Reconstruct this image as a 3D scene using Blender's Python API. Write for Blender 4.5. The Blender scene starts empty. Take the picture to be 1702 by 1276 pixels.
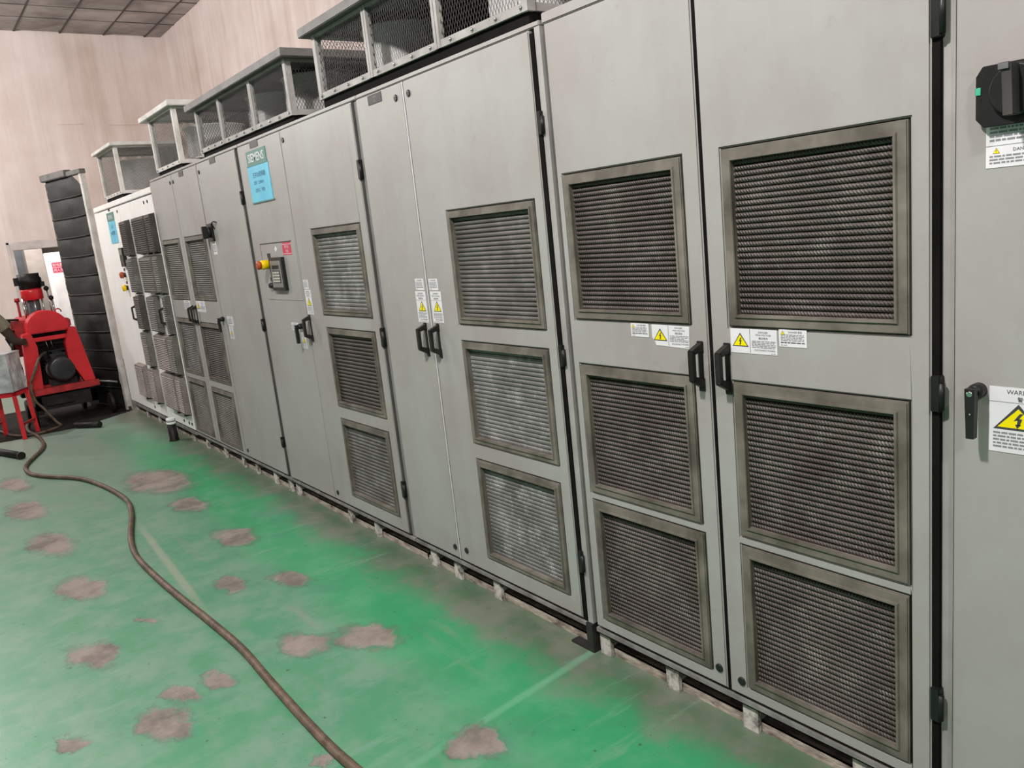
import bpy, bmesh, math, random
from mathutils import Vector, Matrix
random.seed(7)
sc = bpy.context.scene
COL = sc.collection
PI = math.pi

# ---------------------------------------------------------------- camera
cam_d = bpy.data.cameras.new('camera'); cam = bpy.data.objects.new('camera', cam_d); COL.objects.link(cam)
cr = Vector((0.60471232, 0.78969859, -0.10343664)); cu = Vector((-0.09671789, 0.20172451, 0.97465526)); cf = Vector((-0.79054959, 0.57938187, -0.19836328))
m = Matrix((cr, cu, -cf)).transposed().to_4x4(); m.translation = Vector((0, -1.70282, 1.53446))
cam.matrix_world = m
cam_d.sensor_width = 36; cam_d.lens = 28.3287; cam_d.clip_start = 0.02; cam_d.clip_end = 100
sc.camera = cam

# ---------------------------------------------------------------- world, lamps, exposure
w = bpy.data.worlds.new('world'); sc.world = w; w.use_nodes = True
w.node_tree.nodes['Background'].inputs[0].default_value = (1.0, 0.97, 0.96, 1)
w.node_tree.nodes['Background'].inputs[1].default_value = 0.16
sc.view_settings.view_transform = 'Standard'; sc.view_settings.look = 'None'
sc.view_settings.gamma = 1; sc.view_settings.use_curve_mapping = False
sc.view_settings.exposure = 0.0
def lamp(name, loc, power, col=(1, .965, .935), r=.14):
    l = bpy.data.lights.new(name, 'POINT'); l.shadow_soft_size = r; l.energy = power; l.color = col
    o = bpy.data.objects.new(name, l); COL.objects.link(o); o.location = loc
    return o
# pendant lamps along the open side of the room, one run behind the cabinets, one in the corridor
for lx, pw in ((2.6, 340), (-1.3, 740), (-4.9, 140), (-9.5, 390)): lamp('pendant_lamp', (lx, -2.5, 4.3), pw)
lamp('pendant_lamp', (-12.2, -3.4, 3.7), 225)
for lx, pw in ((-1.5, 52), (-5.0, 12)): lamp('rear_aisle_lamp', (lx, 1.35, 4.45), pw)
lamp('corridor_lamp', (-14.9, -.2, 2.6), 150, (1, .98, .97))

# ---------------------------------------------------------------- materials
def nd(t, kind, **kw):
    n = t.nodes.new(kind)
    for k, v in kw.items():
        if k in n.inputs.keys(): n.inputs[k].default_value = v
        else: setattr(n, k, v)
    return n
def c4(c): return (c[0], c[1], c[2], 1)
def base(name, rough=.6, metal=0.0, spec=.4):
    mt = bpy.data.materials.new(name); mt.use_nodes = True
    t = mt.node_tree; p = t.nodes['Principled BSDF']
    p.inputs['Roughness'].default_value = rough; p.inputs['Metallic'].default_value = metal
    p.inputs['Specular IOR Level'].default_value = spec
    return mt, t, p
def noisy(name, c1, c2, scale=3.0, rough=.6, metal=0.0, stretch=(1, 1, 1), detail=5, lo=.35, hi=.65, bump=0.0, bscale=60, spec=.4):
    mt, t, p = base(name, rough, metal, spec)
    tc = nd(t, 'ShaderNodeTexCoord'); mp = nd(t, 'ShaderNodeMapping', Scale=stretch)
    t.links.new(tc.outputs['Object'], mp.inputs['Vector'])
    n = nd(t, 'ShaderNodeTexNoise', Scale=scale, Detail=detail, Roughness=.6)
    t.links.new(mp.outputs[0], n.inputs['Vector'])
    r = nd(t, 'ShaderNodeValToRGB'); e = r.color_ramp.elements
    e[0].position = lo; e[1].position = hi; e[0].color = c4(c1); e[1].color = c4(c2)
    t.links.new(n.outputs['Fac'], r.inputs[0]); t.links.new(r.outputs[0], p.inputs['Base Color'])
    if bump:
        n2 = nd(t, 'ShaderNodeTexNoise', Scale=bscale, Detail=3.0); b = nd(t, 'ShaderNodeBump', Strength=bump, Distance=.01)
        t.links.new(mp.outputs[0], n2.inputs['Vector']); t.links.new(n2.outputs['Fac'], b.inputs['Height']); t.links.new(b.outputs[0], p.inputs['Normal'])
    return mt
def plain(name, c, rough=.5, metal=0.0, spec=.4): return noisy(name, [x * .93 for x in c], c, 9, rough, metal, spec=spec)

def cabinet_paint(name, c, grime, warm):
    mt, t, p = base(name, .42, 0, .35)
    geo = nd(t, 'ShaderNodeNewGeometry')
    n1 = nd(t, 'ShaderNodeTexNoise', Scale=2.2, Detail=6.0, Roughness=.62)
    mp = nd(t, 'ShaderNodeMapping', Scale=(6, 6, .8)); n2 = nd(t, 'ShaderNodeTexNoise', Scale=1.6, Detail=4.0)
    n3 = nd(t, 'ShaderNodeTexNoise', Scale=19.0, Detail=6.0, Roughness=.7)
    for n in (n1, n3): t.links.new(geo.outputs['Position'], n.inputs['Vector'])
    t.links.new(geo.outputs['Position'], mp.inputs['Vector']); t.links.new(mp.outputs[0], n2.inputs['Vector'])
    def ramp(src, a, b):
        mr = nd(t, 'ShaderNodeMapRange'); mr.inputs['From Min'].default_value = a; mr.inputs['From Max'].default_value = b
        t.links.new(src, mr.inputs['Value']); return mr.outputs['Result']
    def mix(f, a, b, k=1.0):
        mx = nd(t, 'ShaderNodeMix', data_type='RGBA')
        if k != 1.0:
            mm = nd(t, 'ShaderNodeMath', operation='MULTIPLY'); mm.inputs[1].default_value = k; t.links.new(f, mm.inputs[0]); f = mm.outputs[0]
        t.links.new(f, mx.inputs['Factor'])
        for s, v in ((mx.inputs['A'], a), (mx.inputs['B'], b)):
            if isinstance(v, tuple): s.default_value = v
            else: t.links.new(v, s)
        return mx.outputs['Result']
    col = mix(ramp(n1.outputs['Fac'], .40, .62), c4(c), c4(warm), .9)
    col = mix(ramp(n2.outputs['Fac'], .52, .8), col, c4(grime), .20)
    col = mix(ramp(n3.outputs['Fac'], .60, .76), col, c4(grime), .38)
    t.links.new(col, p.inputs['Base Color'])
    b = nd(t, 'ShaderNodeBump', Strength=.04, Distance=.01); t.links.new(n3.outputs['Fac'], b.inputs['Height']); t.links.new(b.outputs[0], p.inputs['Normal'])
    return mt
GREY = cabinet_paint('cabinet_paint_grey', (.345, .342, .330), (.20, .188, .178), (.318, .288, .278))
CREAM = cabinet_paint('cabinet_paint_white', (.87, .86, .845), (.55, .52, .50), (.84, .81, .79))
POST = noisy('frame_paint', (.19, .182, .175), (.27, .26, .25), 5)
POSTL = noisy('frame_paint_pale', (.28, .262, .255), (.37, .35, .34), 5)
GAPGREY = noisy('gap_shade_grey', (.055, .052, .05), (.085, .08, .077), 8, .8, spec=.1)  # dark grey for filler strips in door gaps, shade put into the colour
DARK = noisy('dark_gap', (.004, .0037, .0034), (.009, .008, .0075), 8, .85, spec=.08)  # near-black, puts the shade of gaps and recesses into the colour
RUBBER = noisy('black_rubber', (.012, .012, .012), (.028, .027, .025), 20, .6)
BLACK = noisy('black_plastic', (.009, .009, .0095), (.016, .016, .0165), 14, .42, spec=.3)
HANDLE = noisy('handle_plastic', (.010, .009, .0085), (.022, .02, .018), 9, .42, spec=.3)
BEZEL = noisy('dirty_bezel', (.085, .073, .060), (.20, .18, .152), 7, .55, stretch=(1, 1, 1))
STEEL = noisy('bare_steel', (.30, .30, .31), (.45, .45, .46), 10, .35, .8)
CHROME = noisy('chrome', (.6, .6, .6), (.75, .75, .75), 10, .15, 1)
CAGEG = noisy('cage_frame_grey', (.23, .215, .205), (.36, .345, .33), 8, .5)
CAGEW = noisy('cage_frame_pale', (.48, .45, .42), (.66, .63, .6), 8, .5)
WIRE = noisy('expanded_mesh_wire', (.016, .0135, .014), (.036, .032, .032), 30, .6, .1)
WIREB = noisy('expanded_mesh_wire_dusty', (.08, .076, .07), (.14, .132, .12), 30, .7, .0)
LIDM = noisy('cage_lid', (.085, .077, .073), (.16, .148, .14), 7, .55)
INNER = noisy('cage_inside', (.010, .009, .0095), (.022, .02, .021), 6, .7)
DRUM = noisy('fan_drum_metal', (.42, .405, .395), (.56, .545, .53), 4, .6, 0)
RUST = noisy('rusty_channel', (.10, .065, .045), (.46, .40, .34), 14, .85, stretch=(1, 3, 3), lo=.3, hi=.62, bump=.4, bscale=40)
FOOT = noisy('dirty_white_foot', (.10, .085, .07), (.56, .53, .49), 26, .85, lo=.34, hi=.56)
RAIL = noisy('plinth_rail', (.13, .12, .115), (.27, .26, .25), 9, .5)
WHITE = plain('label_white', (.72, .70, .73), .4)
INK = plain('ink_black', (.05, .05, .055), .6)
GREYINK = plain('ink_grey', (.22, .22, .24), .6)
YELLOW = plain('warning_yellow', (.86, .72, .0), .4)
TEAL = plain('sign_teal', (.08, .215, .19), .5)
CYAN = noisy('sign_cyan', (.06, .44, .66), (.10, .55, .72), 6, .35)
NAVY = plain('ink_navy', (.02, .10, .22), .6)
SIGNRED = plain('sign_red', (.58, .03, .08), .4)
EYELLOW = plain('switch_yellow', (.85, .55, .0), .35)
EORANGE = plain('switch_orange', (.40, .07, .02), .35)
SCREENK = noisy('knob_reflection_grey', (.045, .042, .04), (.075, .07, .067), 10, .4)  # lighter grey: the reflection on the isolator blade put into its colour
SCREEN = noisy('keypad_face', (.16, .155, .15), (.20, .195, .19), 10, .4)
KEY = plain('keypad_key', (.50, .49, .44), .4)
GREENTAB = plain('green_tab', (.06, .42, .26), .4)
RED = noisy('machine_red', (.50, .012, .018), (.66, .022, .032), 5, .32, spec=.5)
REDOLD = noisy('machine_red_worn', (.20, .012, .012), (.48, .02, .025), 11, .5)
OIL = noisy('oily_black', (.006, .0052, .005), (.02, .017, .015), 12, .5, spec=.25)
OILMAT = noisy('oil_soaked_mat', (.007, .0065, .006), (.026, .023, .02), 6, .8, spec=.15)
MOTOR = noisy('motor_black', (.012, .012, .014), (.026, .026, .03), 8, .35, spec=.5)
QUILT = noisy('quilt_rubber', (.0055, .006, .006), (.019, .021, .020), 7, .6, lo=.3, hi=.7, bump=.5, bscale=9)
FOIL = noisy('dented_metal_sheet', (.42, .42, .43), (.72, .72, .73), 11, .35, .4, bump=.8, bscale=14)
SKIN = noisy('skin', (.035, .018, .012), (.06, .032, .022), 8, .6)
SHIRT = noisy('khaki_shirt', (.13, .115, .075), (.2, .18, .13), 10, .85, bump=.4, bscale=16)
HOSE = noisy('brown_rubber_hose', (.055, .035, .022), (.15, .10, .068), 16, .55, bump=.2)
WHITEPANEL = plain('white_panel', (.85, .85, .84), .45)
CORR = noisy('corridor_plaster', (.24, .21, .185), (.33, .30, .27), 3, .9)
DKFRAME = noisy('dark_corridor_steel', (.06, .065, .07), (.10, .105, .11), 5, .5)

def slat_mat(name, c1, c2, glint, gl_amt, metal=.15):
    # pleated slat behind a woven wire screen: diagonal weave in colour and relief
    mt, t, p = base(name, .5, metal, .4)
    geo = nd(t, 'ShaderNodeNewGeometry')
    n = nd(t, 'ShaderNodeTexNoise', Scale=5.0, Detail=5.0)
    t.links.new(geo.outputs['Position'], n.inputs['Vector'])
    r = nd(t, 'ShaderNodeValToRGB'); e = r.color_ramp.elements
    e[0].position = .35; e[1].position = .65; e[0].color = c4(c1); e[1].color = c4(c2)
    t.links.new(n.outputs['Fac'], r.inputs[0])
    mp = nd(t, 'ShaderNodeMapping', Rotation=(0, math.radians(35), 0)); t.links.new(geo.outputs['Position'], mp.inputs['Vector'])
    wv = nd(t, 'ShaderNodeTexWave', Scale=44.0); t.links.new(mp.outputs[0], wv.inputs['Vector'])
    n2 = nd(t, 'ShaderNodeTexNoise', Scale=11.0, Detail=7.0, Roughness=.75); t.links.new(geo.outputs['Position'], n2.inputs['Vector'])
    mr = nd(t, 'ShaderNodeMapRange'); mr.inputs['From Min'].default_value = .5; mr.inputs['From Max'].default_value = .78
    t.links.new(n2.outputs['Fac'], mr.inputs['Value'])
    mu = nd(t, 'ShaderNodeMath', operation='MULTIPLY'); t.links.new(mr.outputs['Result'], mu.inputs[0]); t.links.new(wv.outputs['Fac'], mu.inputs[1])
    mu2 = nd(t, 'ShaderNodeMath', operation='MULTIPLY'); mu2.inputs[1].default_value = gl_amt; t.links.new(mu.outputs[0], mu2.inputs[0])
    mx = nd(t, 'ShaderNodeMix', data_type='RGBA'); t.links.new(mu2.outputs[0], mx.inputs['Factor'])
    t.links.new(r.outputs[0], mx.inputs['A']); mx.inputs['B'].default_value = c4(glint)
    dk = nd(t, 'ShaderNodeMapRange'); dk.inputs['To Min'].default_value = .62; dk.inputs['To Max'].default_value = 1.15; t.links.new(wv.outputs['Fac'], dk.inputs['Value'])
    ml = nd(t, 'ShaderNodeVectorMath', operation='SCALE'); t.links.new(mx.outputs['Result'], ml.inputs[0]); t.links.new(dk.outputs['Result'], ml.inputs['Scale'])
    t.links.new(ml.outputs[0], p.inputs['Base Color'])
    b = nd(t, 'ShaderNodeBump', Strength=.5, Distance=.004); t.links.new(wv.outputs['Fac'], b.inputs['Height']); t.links.new(b.outputs[0], p.inputs['Normal'])
    return mt
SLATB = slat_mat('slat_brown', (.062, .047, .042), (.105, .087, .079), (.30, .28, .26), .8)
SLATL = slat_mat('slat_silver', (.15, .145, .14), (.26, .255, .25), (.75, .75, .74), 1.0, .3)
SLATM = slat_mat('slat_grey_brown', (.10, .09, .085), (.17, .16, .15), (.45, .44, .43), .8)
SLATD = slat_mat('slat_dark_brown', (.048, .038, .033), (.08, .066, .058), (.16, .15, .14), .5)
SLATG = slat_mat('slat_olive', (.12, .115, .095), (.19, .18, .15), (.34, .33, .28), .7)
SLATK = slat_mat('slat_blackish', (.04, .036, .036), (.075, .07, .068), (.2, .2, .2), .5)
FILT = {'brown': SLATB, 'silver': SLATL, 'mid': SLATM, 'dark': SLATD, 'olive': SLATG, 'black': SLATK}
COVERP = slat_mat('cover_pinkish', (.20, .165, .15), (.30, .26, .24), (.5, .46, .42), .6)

# wall plaster with damp vertical streaks
def wall_mat():
    mt, t, p = base('stained_plaster', .85, 0, .2)
    geo = nd(t, 'ShaderNodeNewGeometry')
    mp = nd(t, 'ShaderNodeMapping', Scale=(3.2, 3.2, .16)); t.links.new(geo.outputs['Position'], mp.inputs['Vector'])
    n1 = nd(t, 'ShaderNodeTexNoise', Scale=1.3, Detail=8.0, Roughness=.65); t.links.new(mp.outputs[0], n1.inputs['Vector'])
    n2 = nd(t, 'ShaderNodeTexNoise', Scale=.9, Detail=7.0, Roughness=.62); t.links.new(geo.outputs['Position'], n2.inputs['Vector'])
    ad = nd(t, 'ShaderNodeMath', operation='ADD'); t.links.new(n1.outputs['Fac'], ad.inputs[0]); t.links.new(n2.outputs['Fac'], ad.inputs[1])
    r = nd(t, 'ShaderNodeValToRGB'); e = r.color_ramp.elements
    e[0].position = .36; e[1].position = .62; e[0].color = (.58, .47, .415, 1); e[1].color = (.83, .725, .695, 1)
    k = r.color_ramp.elements.new(.47); k.color = (.70, .585, .545, 1)
    hf = nd(t, 'ShaderNodeMath', operation='MULTIPLY'); hf.inputs[1].default_value = .5; t.links.new(ad.outputs[0], hf.inputs[0])
    t.links.new(hf.outputs[0], r.inputs[0]); t.links.new(r.outputs[0], p.inputs['Base Color'])
    n3 = nd(t, 'ShaderNodeTexNoise', Scale=12.0, Detail=4.0); t.links.new(geo.outputs['Position'], n3.inputs['Vector'])
    b = nd(t, 'ShaderNodeBump', Strength=.15, Distance=.02); t.links.new(n3.outputs['Fac'], b.inputs['Height']); t.links.new(b.outputs[0], p.inputs['Normal'])
    return mt
WALL = wall_mat()
TILE = noisy('sooty_ceiling_tile', (.20, .175, .17), (.50, .46, .45), 1.3, .9, detail=9, lo=.32, hi=.62, bump=.3, bscale=30)
TBAR = noisy('ceiling_bar', (.05, .045, .043), (.09, .08, .078), 4, .7)
TRIM = noisy('door_casing', (.50, .44, .42), (.66, .60, .58), 5, .6)

# painted floor: fresh green strip along the cabinets, worn grey-green beyond, bare patches where the paint has gone
PATCH = [(-5.931, -.518, .382, .173, -3.02), (-5.163, -.521, .176, .083, -3.11), (-4.323, -.506, .168, .091, -2.92), (-3.704, -.745, .109, .059, -3.11), (-3.532, -.515, .1, .06, -2.98), (-2.902, -.737, .112, .069, -2.81), (-2.74, -.528, .138, .091, -2.76), (-3.472, -1.369, .143, .071, -2.85), (-2.895, -1.058, .072, .042, -2.91), (-2.897, -1.2, .077, .043, -2.88), (-2.751, -1.287, .116, .064, -2.92), (-2.863, -1.542, .063, .031, -2.7), (-4.289, -1.294, .176, .08, -2.95), (-5.147, -1.295, .244, .094, -3.06), (-6.043, -1.318, .253, .089, -3.06), (-6.896, -1.302, .239, .083, -3.03), (-3.638, -1.126, .055, .027, -2.72), (-2.165, -.975, .03, .021, -2.79), (-1.896, -.577, .084, .069, 3.11), (-1.2, -1.1, .12, .07, .4), (-3.1, -2.1, .16, .09, -2.9), (-1.0, -2.2, .14, .09, .2)]
def floor_mat():
    mt, t, p = base('worn_green_floor_paint', .5, 0, .35)
    L = t.links.new
    geo = nd(t, 'ShaderNodeNewGeometry'); P = geo.outputs['Position']
    def noise(scale, detail=6.0, rough=.6, stretch=None):
        n = nd(t, 'ShaderNodeTexNoise', Scale=scale, Detail=detail, Roughness=rough)
        if stretch:
            mp = nd(t, 'ShaderNodeMapping', Scale=stretch); L(P, mp.inputs['Vector']); L(mp.outputs[0], n.inputs['Vector'])
        else: L(P, n.inputs['Vector'])
        return n.outputs['Fac']
    def math_(op, a, b=None, c=None):
        n = nd(t, 'ShaderNodeMath', operation=op)
        for i, v in enumerate((a, b, c)):
            if v is None: continue
            if isinstance(v, (int, float)): n.inputs[i].default_value = v
            else: L(v, n.inputs[i])
        return n.outputs[0]
    def rng(v, a, b, o0=0.0, o1=1.0):
        n = nd(t, 'ShaderNodeMapRange', interpolation_type='SMOOTHSTEP')
        n.inputs['From Min'].default_value = a; n.inputs['From Max'].default_value = b
        n.inputs['To Min'].default_value = o0; n.inputs['To Max'].default_value = o1
        L(v, n.inputs['Value']); return n.outputs['Result']
    def mix(f, a, b):
        n = nd(t, 'ShaderNodeMix', data_type='RGBA'); L(f, n.inputs['Factor'])
        for s, v in ((n.inputs['A'], a), (n.inputs['B'], b)):
            if isinstance(v, tuple): s.default_value = c4(v)
            else: L(v, s)
        return n.outputs['Result']
    sep = nd(t, 'ShaderNodeSeparateXYZ'); L(P, sep.inputs[0])
    X, Y = sep.outputs['X'], sep.outputs['Y']
    nb, nm, nf = noise(1.1, 5.0), noise(4.5, 7.0, .65), noise(22.0, 6.0, .7)
    streak = noise(3.0, 5.0, .6, (.35, 3.0, 1))
    wob = math_('MULTIPLY_ADD', nm, .35, math_('MULTIPLY', nb, .30))      # about .32 on average
    yw = math_('ADD', Y, math_('SUBTRACT', wob, .325))
    worn = mix(rng(nm, .36, .66), (.075, .255, .14), (.165, .285, .20))
    worn = mix(rng(X, -4.0, -8.5), worn, (.20, .265, .215))
    fresh = mix(rng(nm, .4, .72), (.035, .285, .115), (.085, .315, .165))
    band = math_('MULTIPLY', rng(yw, -.62, -.40), rng(X, -9.0, -6.0))
    band2 = math_('MULTIPLY', math_('MULTIPLY', rng(X, -3.2, -1.2), rng(nb, .38, .58)), .75)
    col = mix(math_('MAXIMUM', band, band2), worn, fresh)
    grime = mix(rng(nm, .35, .65), (.085, .115, .075), (.165, .155, .125))
    col = mix(math_('MULTIPLY', rng(yw, -.30, -.06), .88), col, grime)
    col = mix(math_('MULTIPLY', rng(streak, .58, .75), .35), col, (.26, .24, .21))
    col = mix(math_('MULTIPLY', rng(nf, .60, .72), .30), col, (.055, .12, .085))
    scr = noise(7.0, 6.0, .65, (1.6, .25, 1)); col = mix(math_('MULTIPLY', rng(scr, .56, .70), .38), col, (.21, .33, .255))
    blot = noise(2.6, 7.0, .7); col = mix(math_('MULTIPLY', rng(blot, .52, .70), .42), col, (.055, .185, .135))
    spk = noise(42.0, 3.0, .5); col = mix(math_('MULTIPLY', rng(spk, .70, .74), .7), col, (.04, .055, .04))
    # pale scuff where a tape line was pulled off, and the light joint running out from the cabinets
    tape = math_('MULTIPLY', rng(math_('ABSOLUTE', math_('ADD', math_('MULTIPLY_ADD', X, .047, Y), 1.085)), .028, .008), math_('MULTIPLY', rng(X, -5.25, -4.7), rng(X, -3.35, -3.9)))
    col = mix(math_('MULTIPLY', tape, .6), col, (.32, .325, .255))
    joint = math_('MULTIPLY', rng(math_('ABSOLUTE', math_('ADD', math_('MULTIPLY_ADD', Y, .087, X), 2.011)), .024, .006), rng(Y, -1.1, -.5))
    col = mix(math_('MULTIPLY', joint, .42), col, (.18, .42, .27))
    # bare patches
    warp = nd(t, 'ShaderNodeTexNoise', Scale=6.0, Detail=6.0, Roughness=.7); L(P, warp.inputs['Vector'])
    sv = nd(t, 'ShaderNodeVectorMath', operation='MULTIPLY_ADD'); L(warp.outputs['Color'], sv.inputs[0])
    sv.inputs[1].default_value = (.22, .22, 0); av = nd(t, 'ShaderNodeVectorMath', operation='SUBTRACT'); L(P, sv.inputs[2])
    L(sv.outputs[0], av.inputs[0]); av.inputs[1].default_value = (.11, .11, 0)
    best = None
    for (px, py, a, b, ang) in PATCH:
        mp = nd(t, 'ShaderNodeMapping', vector_type='TEXTURE'); L(av.outputs[0], mp.inputs['Vector'])
        mp.inputs['Location'].default_value = (px, py, 0); mp.inputs['Rotation'].default_value = (0, 0, ang); mp.inputs['Scale'].default_value = (a, b, 1)
        ln = nd(t, 'ShaderNodeVectorMath', operation='LENGTH'); L(mp.outputs[0], ln.inputs[0])
        best = ln.outputs['Value'] if best is None else math_('MINIMUM', best, ln.outputs['Value'])
    bare = mix(rng(nm, .34, .62), (.15, .115, .107), (.30, .235, .212))
    bare = mix(math_('MULTIPLY', rng(nf, .5, .7), .4), bare, (.36, .30, .26))
    edge = math_('ADD', best, math_('ADD', math_('MULTIPLY', math_('SUBTRACT', nf, .5), .9), math_('MULTIPLY', math_('SUBTRACT', nm, .5), .8)))
    pm = rng(edge, 1.18, .78)
    col = mix(math_('MULTIPLY', math_('MULTIPLY', rng(edge, 1.35, 1.05), math_('SUBTRACT', 1.0, pm)), .5), col, (.085, .13, .095))
    col = mix(math_('MULTIPLY', pm, .93), col, bare)
    chips = rng(noise(9.0, 8.0, .75), .70, .74)
    col = mix(math_('MULTIPLY', chips, .55), col, (.28, .26, .22))
    L(col, p.inputs['Base Color'])
    L(rng(pm, 0, 1, .42, .8), p.inputs['Roughness'])
    hb = math_('SUBTRACT', math_('MULTIPLY', nf, .3), pm)
    b = nd(t, 'ShaderNodeBump', Strength=.35, Distance=.006); L(hb, b.inputs['Height']); L(b.outputs[0], p.inputs['Normal'])
    return mt
FLOOR = floor_mat()

# ---------------------------------------------------------------- mesh builder
class MB:
    def __init__(s): s.bm = bmesh.new(); s.mi = 0
    def mat(s, i): s.mi = i; return s
    def face(s, vs, smooth=False):
        try: f = s.bm.faces.new(vs)
        except ValueError: return None
        f.material_index = s.mi; f.smooth = smooth; return f
    def box(s, x0, x1, y0, y1, z0, z1, M=None):
        co = [(x, y, z) for x in (x0, x1) for y in (y0, y1) for z in (z0, z1)]
        v = [s.bm.verts.new(M @ Vector(c) if M else c) for c in co]
        for q in ((0, 1, 3, 2), (4, 6, 7, 5), (0, 4, 5, 1), (2, 3, 7, 6), (0, 2, 6, 4), (1, 5, 7, 3)): s.face([v[i] for i in q])
        return v
    def quad(s, a, b, c, d): s.face([s.bm.verts.new(p) for p in (a, b, c, d)])
    def prism(s, pts, off):
        # polygon pts (3D) pushed along off
        off = Vector(off); a = [s.bm.verts.new(p) for p in pts]; b = [s.bm.verts.new(Vector(p) + off) for p in pts]
        s.face(a); s.face(b[::-1]); n = len(a)
        for i in range(n): s.face([a[i], b[i], b[(i + 1) % n], a[(i + 1) % n]])
    def cyl(s, p0, p1, r0, r1=None, n=16, caps=True):
        p0, p1 = Vector(p0), Vector(p1); r1 = r0 if r1 is None else r1
        d = (p1 - p0).normalized(); q = d.to_track_quat('Z', 'Y')
        ra = [s.bm.verts.new(p0 + q @ Vector((r0 * math.cos(2 * PI * i / n), r0 * math.sin(2 * PI * i / n), 0))) for i in range(n)]
        rb = [s.bm.verts.new(p1 + q @ Vector((r1 * math.cos(2 * PI * i / n), r1 * math.sin(2 * PI * i / n), 0))) for i in range(n)]
        for i in range(n): s.face([ra[i], ra[(i + 1) % n], rb[(i + 1) % n], rb[i]], True)
        if caps: s.face(ra[::-1]); s.face(rb)
        return s
    def tube(s, pts, r, n=8):
        pts = [Vector(p) for p in pts]; rings = []
        for i, p in enumerate(pts):
            d = (pts[min(i + 1, len(pts) - 1)] - pts[max(i - 1, 0)]).normalized()
            up = Vector((0, 0, 1)) if abs(d.z) < .95 else Vector((0, 1, 0))
            a = d.cross(up).normalized(); b = a.cross(d)
            rings.append([s.bm.verts.new(p + (a * math.cos(2 * PI * k / n) + b * math.sin(2 * PI * k / n)) * r) for k in range(n)])
        for A, B in zip(rings, rings[1:]):
            for k in range(n): s.face([A[k], A[(k + 1) % n], B[(k + 1) % n], B[k]], True)
        s.face(rings[0][::-1]); s.face(rings[-1])
    def lathe(s, c, prof, n=20, axis='z'):
        c = Vector(c); rings = []
        for r, h in prof:
            row = []
            for k in range(n):
                a = 2 * PI * k / n
                v = Vector((r * math.cos(a), r * math.sin(a), h)) if axis == 'z' else Vector((h, r * math.cos(a), r * math.sin(a))) if axis == 'x' else Vector((r * math.cos(a), -h, r * math.sin(a)))
                row.append(s.bm.verts.new(c + v))
            rings.append(row)
        for A, B in zip(rings, rings[1:]):
            for k in range(n): s.face([A[k], A[(k + 1) % n], B[(k + 1) % n], B[k]], True)
        s.face(rings[0]); s.face(rings[-1])
    def build(s, name, mats, parent=None, bevel=0.0, weld=False):
        bm = s.bm
        if weld: bmesh.ops.remove_doubles(bm, verts=bm.verts, dist=1e-5)
        bmesh.ops.recalc_face_normals(bm, faces=bm.faces)
        if bevel:
            es = [e for e in bm.edges if len(e.link_faces) == 2 and e.calc_face_angle(0) > .9]
            bmesh.ops.bevel(bm, geom=es, offset=bevel, segments=2, affect='EDGES', clamp_overlap=True)
        me = bpy.data.meshes.new(name); bm.to_mesh(me); bm.free()
        for mt in (mats if isinstance(mats, (list, tuple)) else [mats]): me.materials.append(mt)
        o = bpy.data.objects.new(name, me); COL.objects.link(o)
        if parent is not None: o.parent = parent
        return o
def plate(name, xs, zs, holes, y0, y1, mt, parent, bevel=.003):
    """sheet in the XZ plane between y0 (front) and y1 with rectangular openings; xs, zs are the outer limits"""
    gx = sorted({xs[0], xs[1], *[h[i] for h in holes for i in (0, 1)]}); gz = sorted({zs[0], zs[1], *[h[i] for h in holes for i in (2, 3)]})
    bm = bmesh.new(); V = {}
    def v(i, j, y):
        if (i, j, y) not in V: V[(i, j, y)] = bm.verts.new((gx[i], y, gz[j]))
        return V[(i, j, y)]
    def solid(i, j):
        if not (0 <= i < len(gx) - 1 and 0 <= j < len(gz) - 1): return False
        cx, cz = (gx[i] + gx[i + 1]) / 2, (gz[j] + gz[j + 1]) / 2
        return not any(h[0] < cx < h[1] and h[2] < cz < h[3] for h in holes)
    for i in range(len(gx) - 1):
        for j in range(len(gz) - 1):
            if not solid(i, j): continue
            for y in (y0, y1): bm.faces.new([v(i, j, y), v(i + 1, j, y), v(i + 1, j + 1, y), v(i, j + 1, y)])
            for (di, dj, a, b) in ((-1, 0, (i, j), (i, j + 1)), (1, 0, (i + 1, j), (i + 1, j + 1)), (0, -1, (i, j), (i + 1, j)), (0, 1, (i, j + 1), (i + 1, j + 1))):
                if not solid(i + di, j + dj): bm.faces.new([v(*a, y0), v(*b, y0), v(*b, y1), v(*a, y1)])
    bmesh.ops.recalc_face_normals(bm, faces=bm.faces)
    if bevel:
        es = [e for e in bm.edges if len(e.link_faces) == 2 and e.calc_face_angle(0) > .9 and abs(e.verts[0].co.y - y0) < 1e-6 and abs(e.verts[1].co.y - y0) < 1e-6]
        bmesh.ops.bevel(bm, geom=es, offset=bevel, segments=2, affect='EDGES')
    me = bpy.data.meshes.new(name); bm.to_mesh(me); bm.free(); me.materials.append(mt)
    o = bpy.data.objects.new(name, me); COL.objects.link(o); o.parent = parent
    return o
def thing(name, label, cat, loc=(0, 0, 0), group=None):
    o = bpy.data.objects.new(name, None); COL.objects.link(o); o.location = loc; o.empty_display_size = .1
    o['label'] = label; o['category'] = cat
    if group: o['group'] = group
    return o
def tag(o, label, cat, group=None):
    o['label'] = label; o['category'] = cat
    if group: o['group'] = group
    return o
def struct(o): o['kind'] = 'structure'; return o
def stuff(o): o['kind'] = 'stuff'; return o

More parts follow.
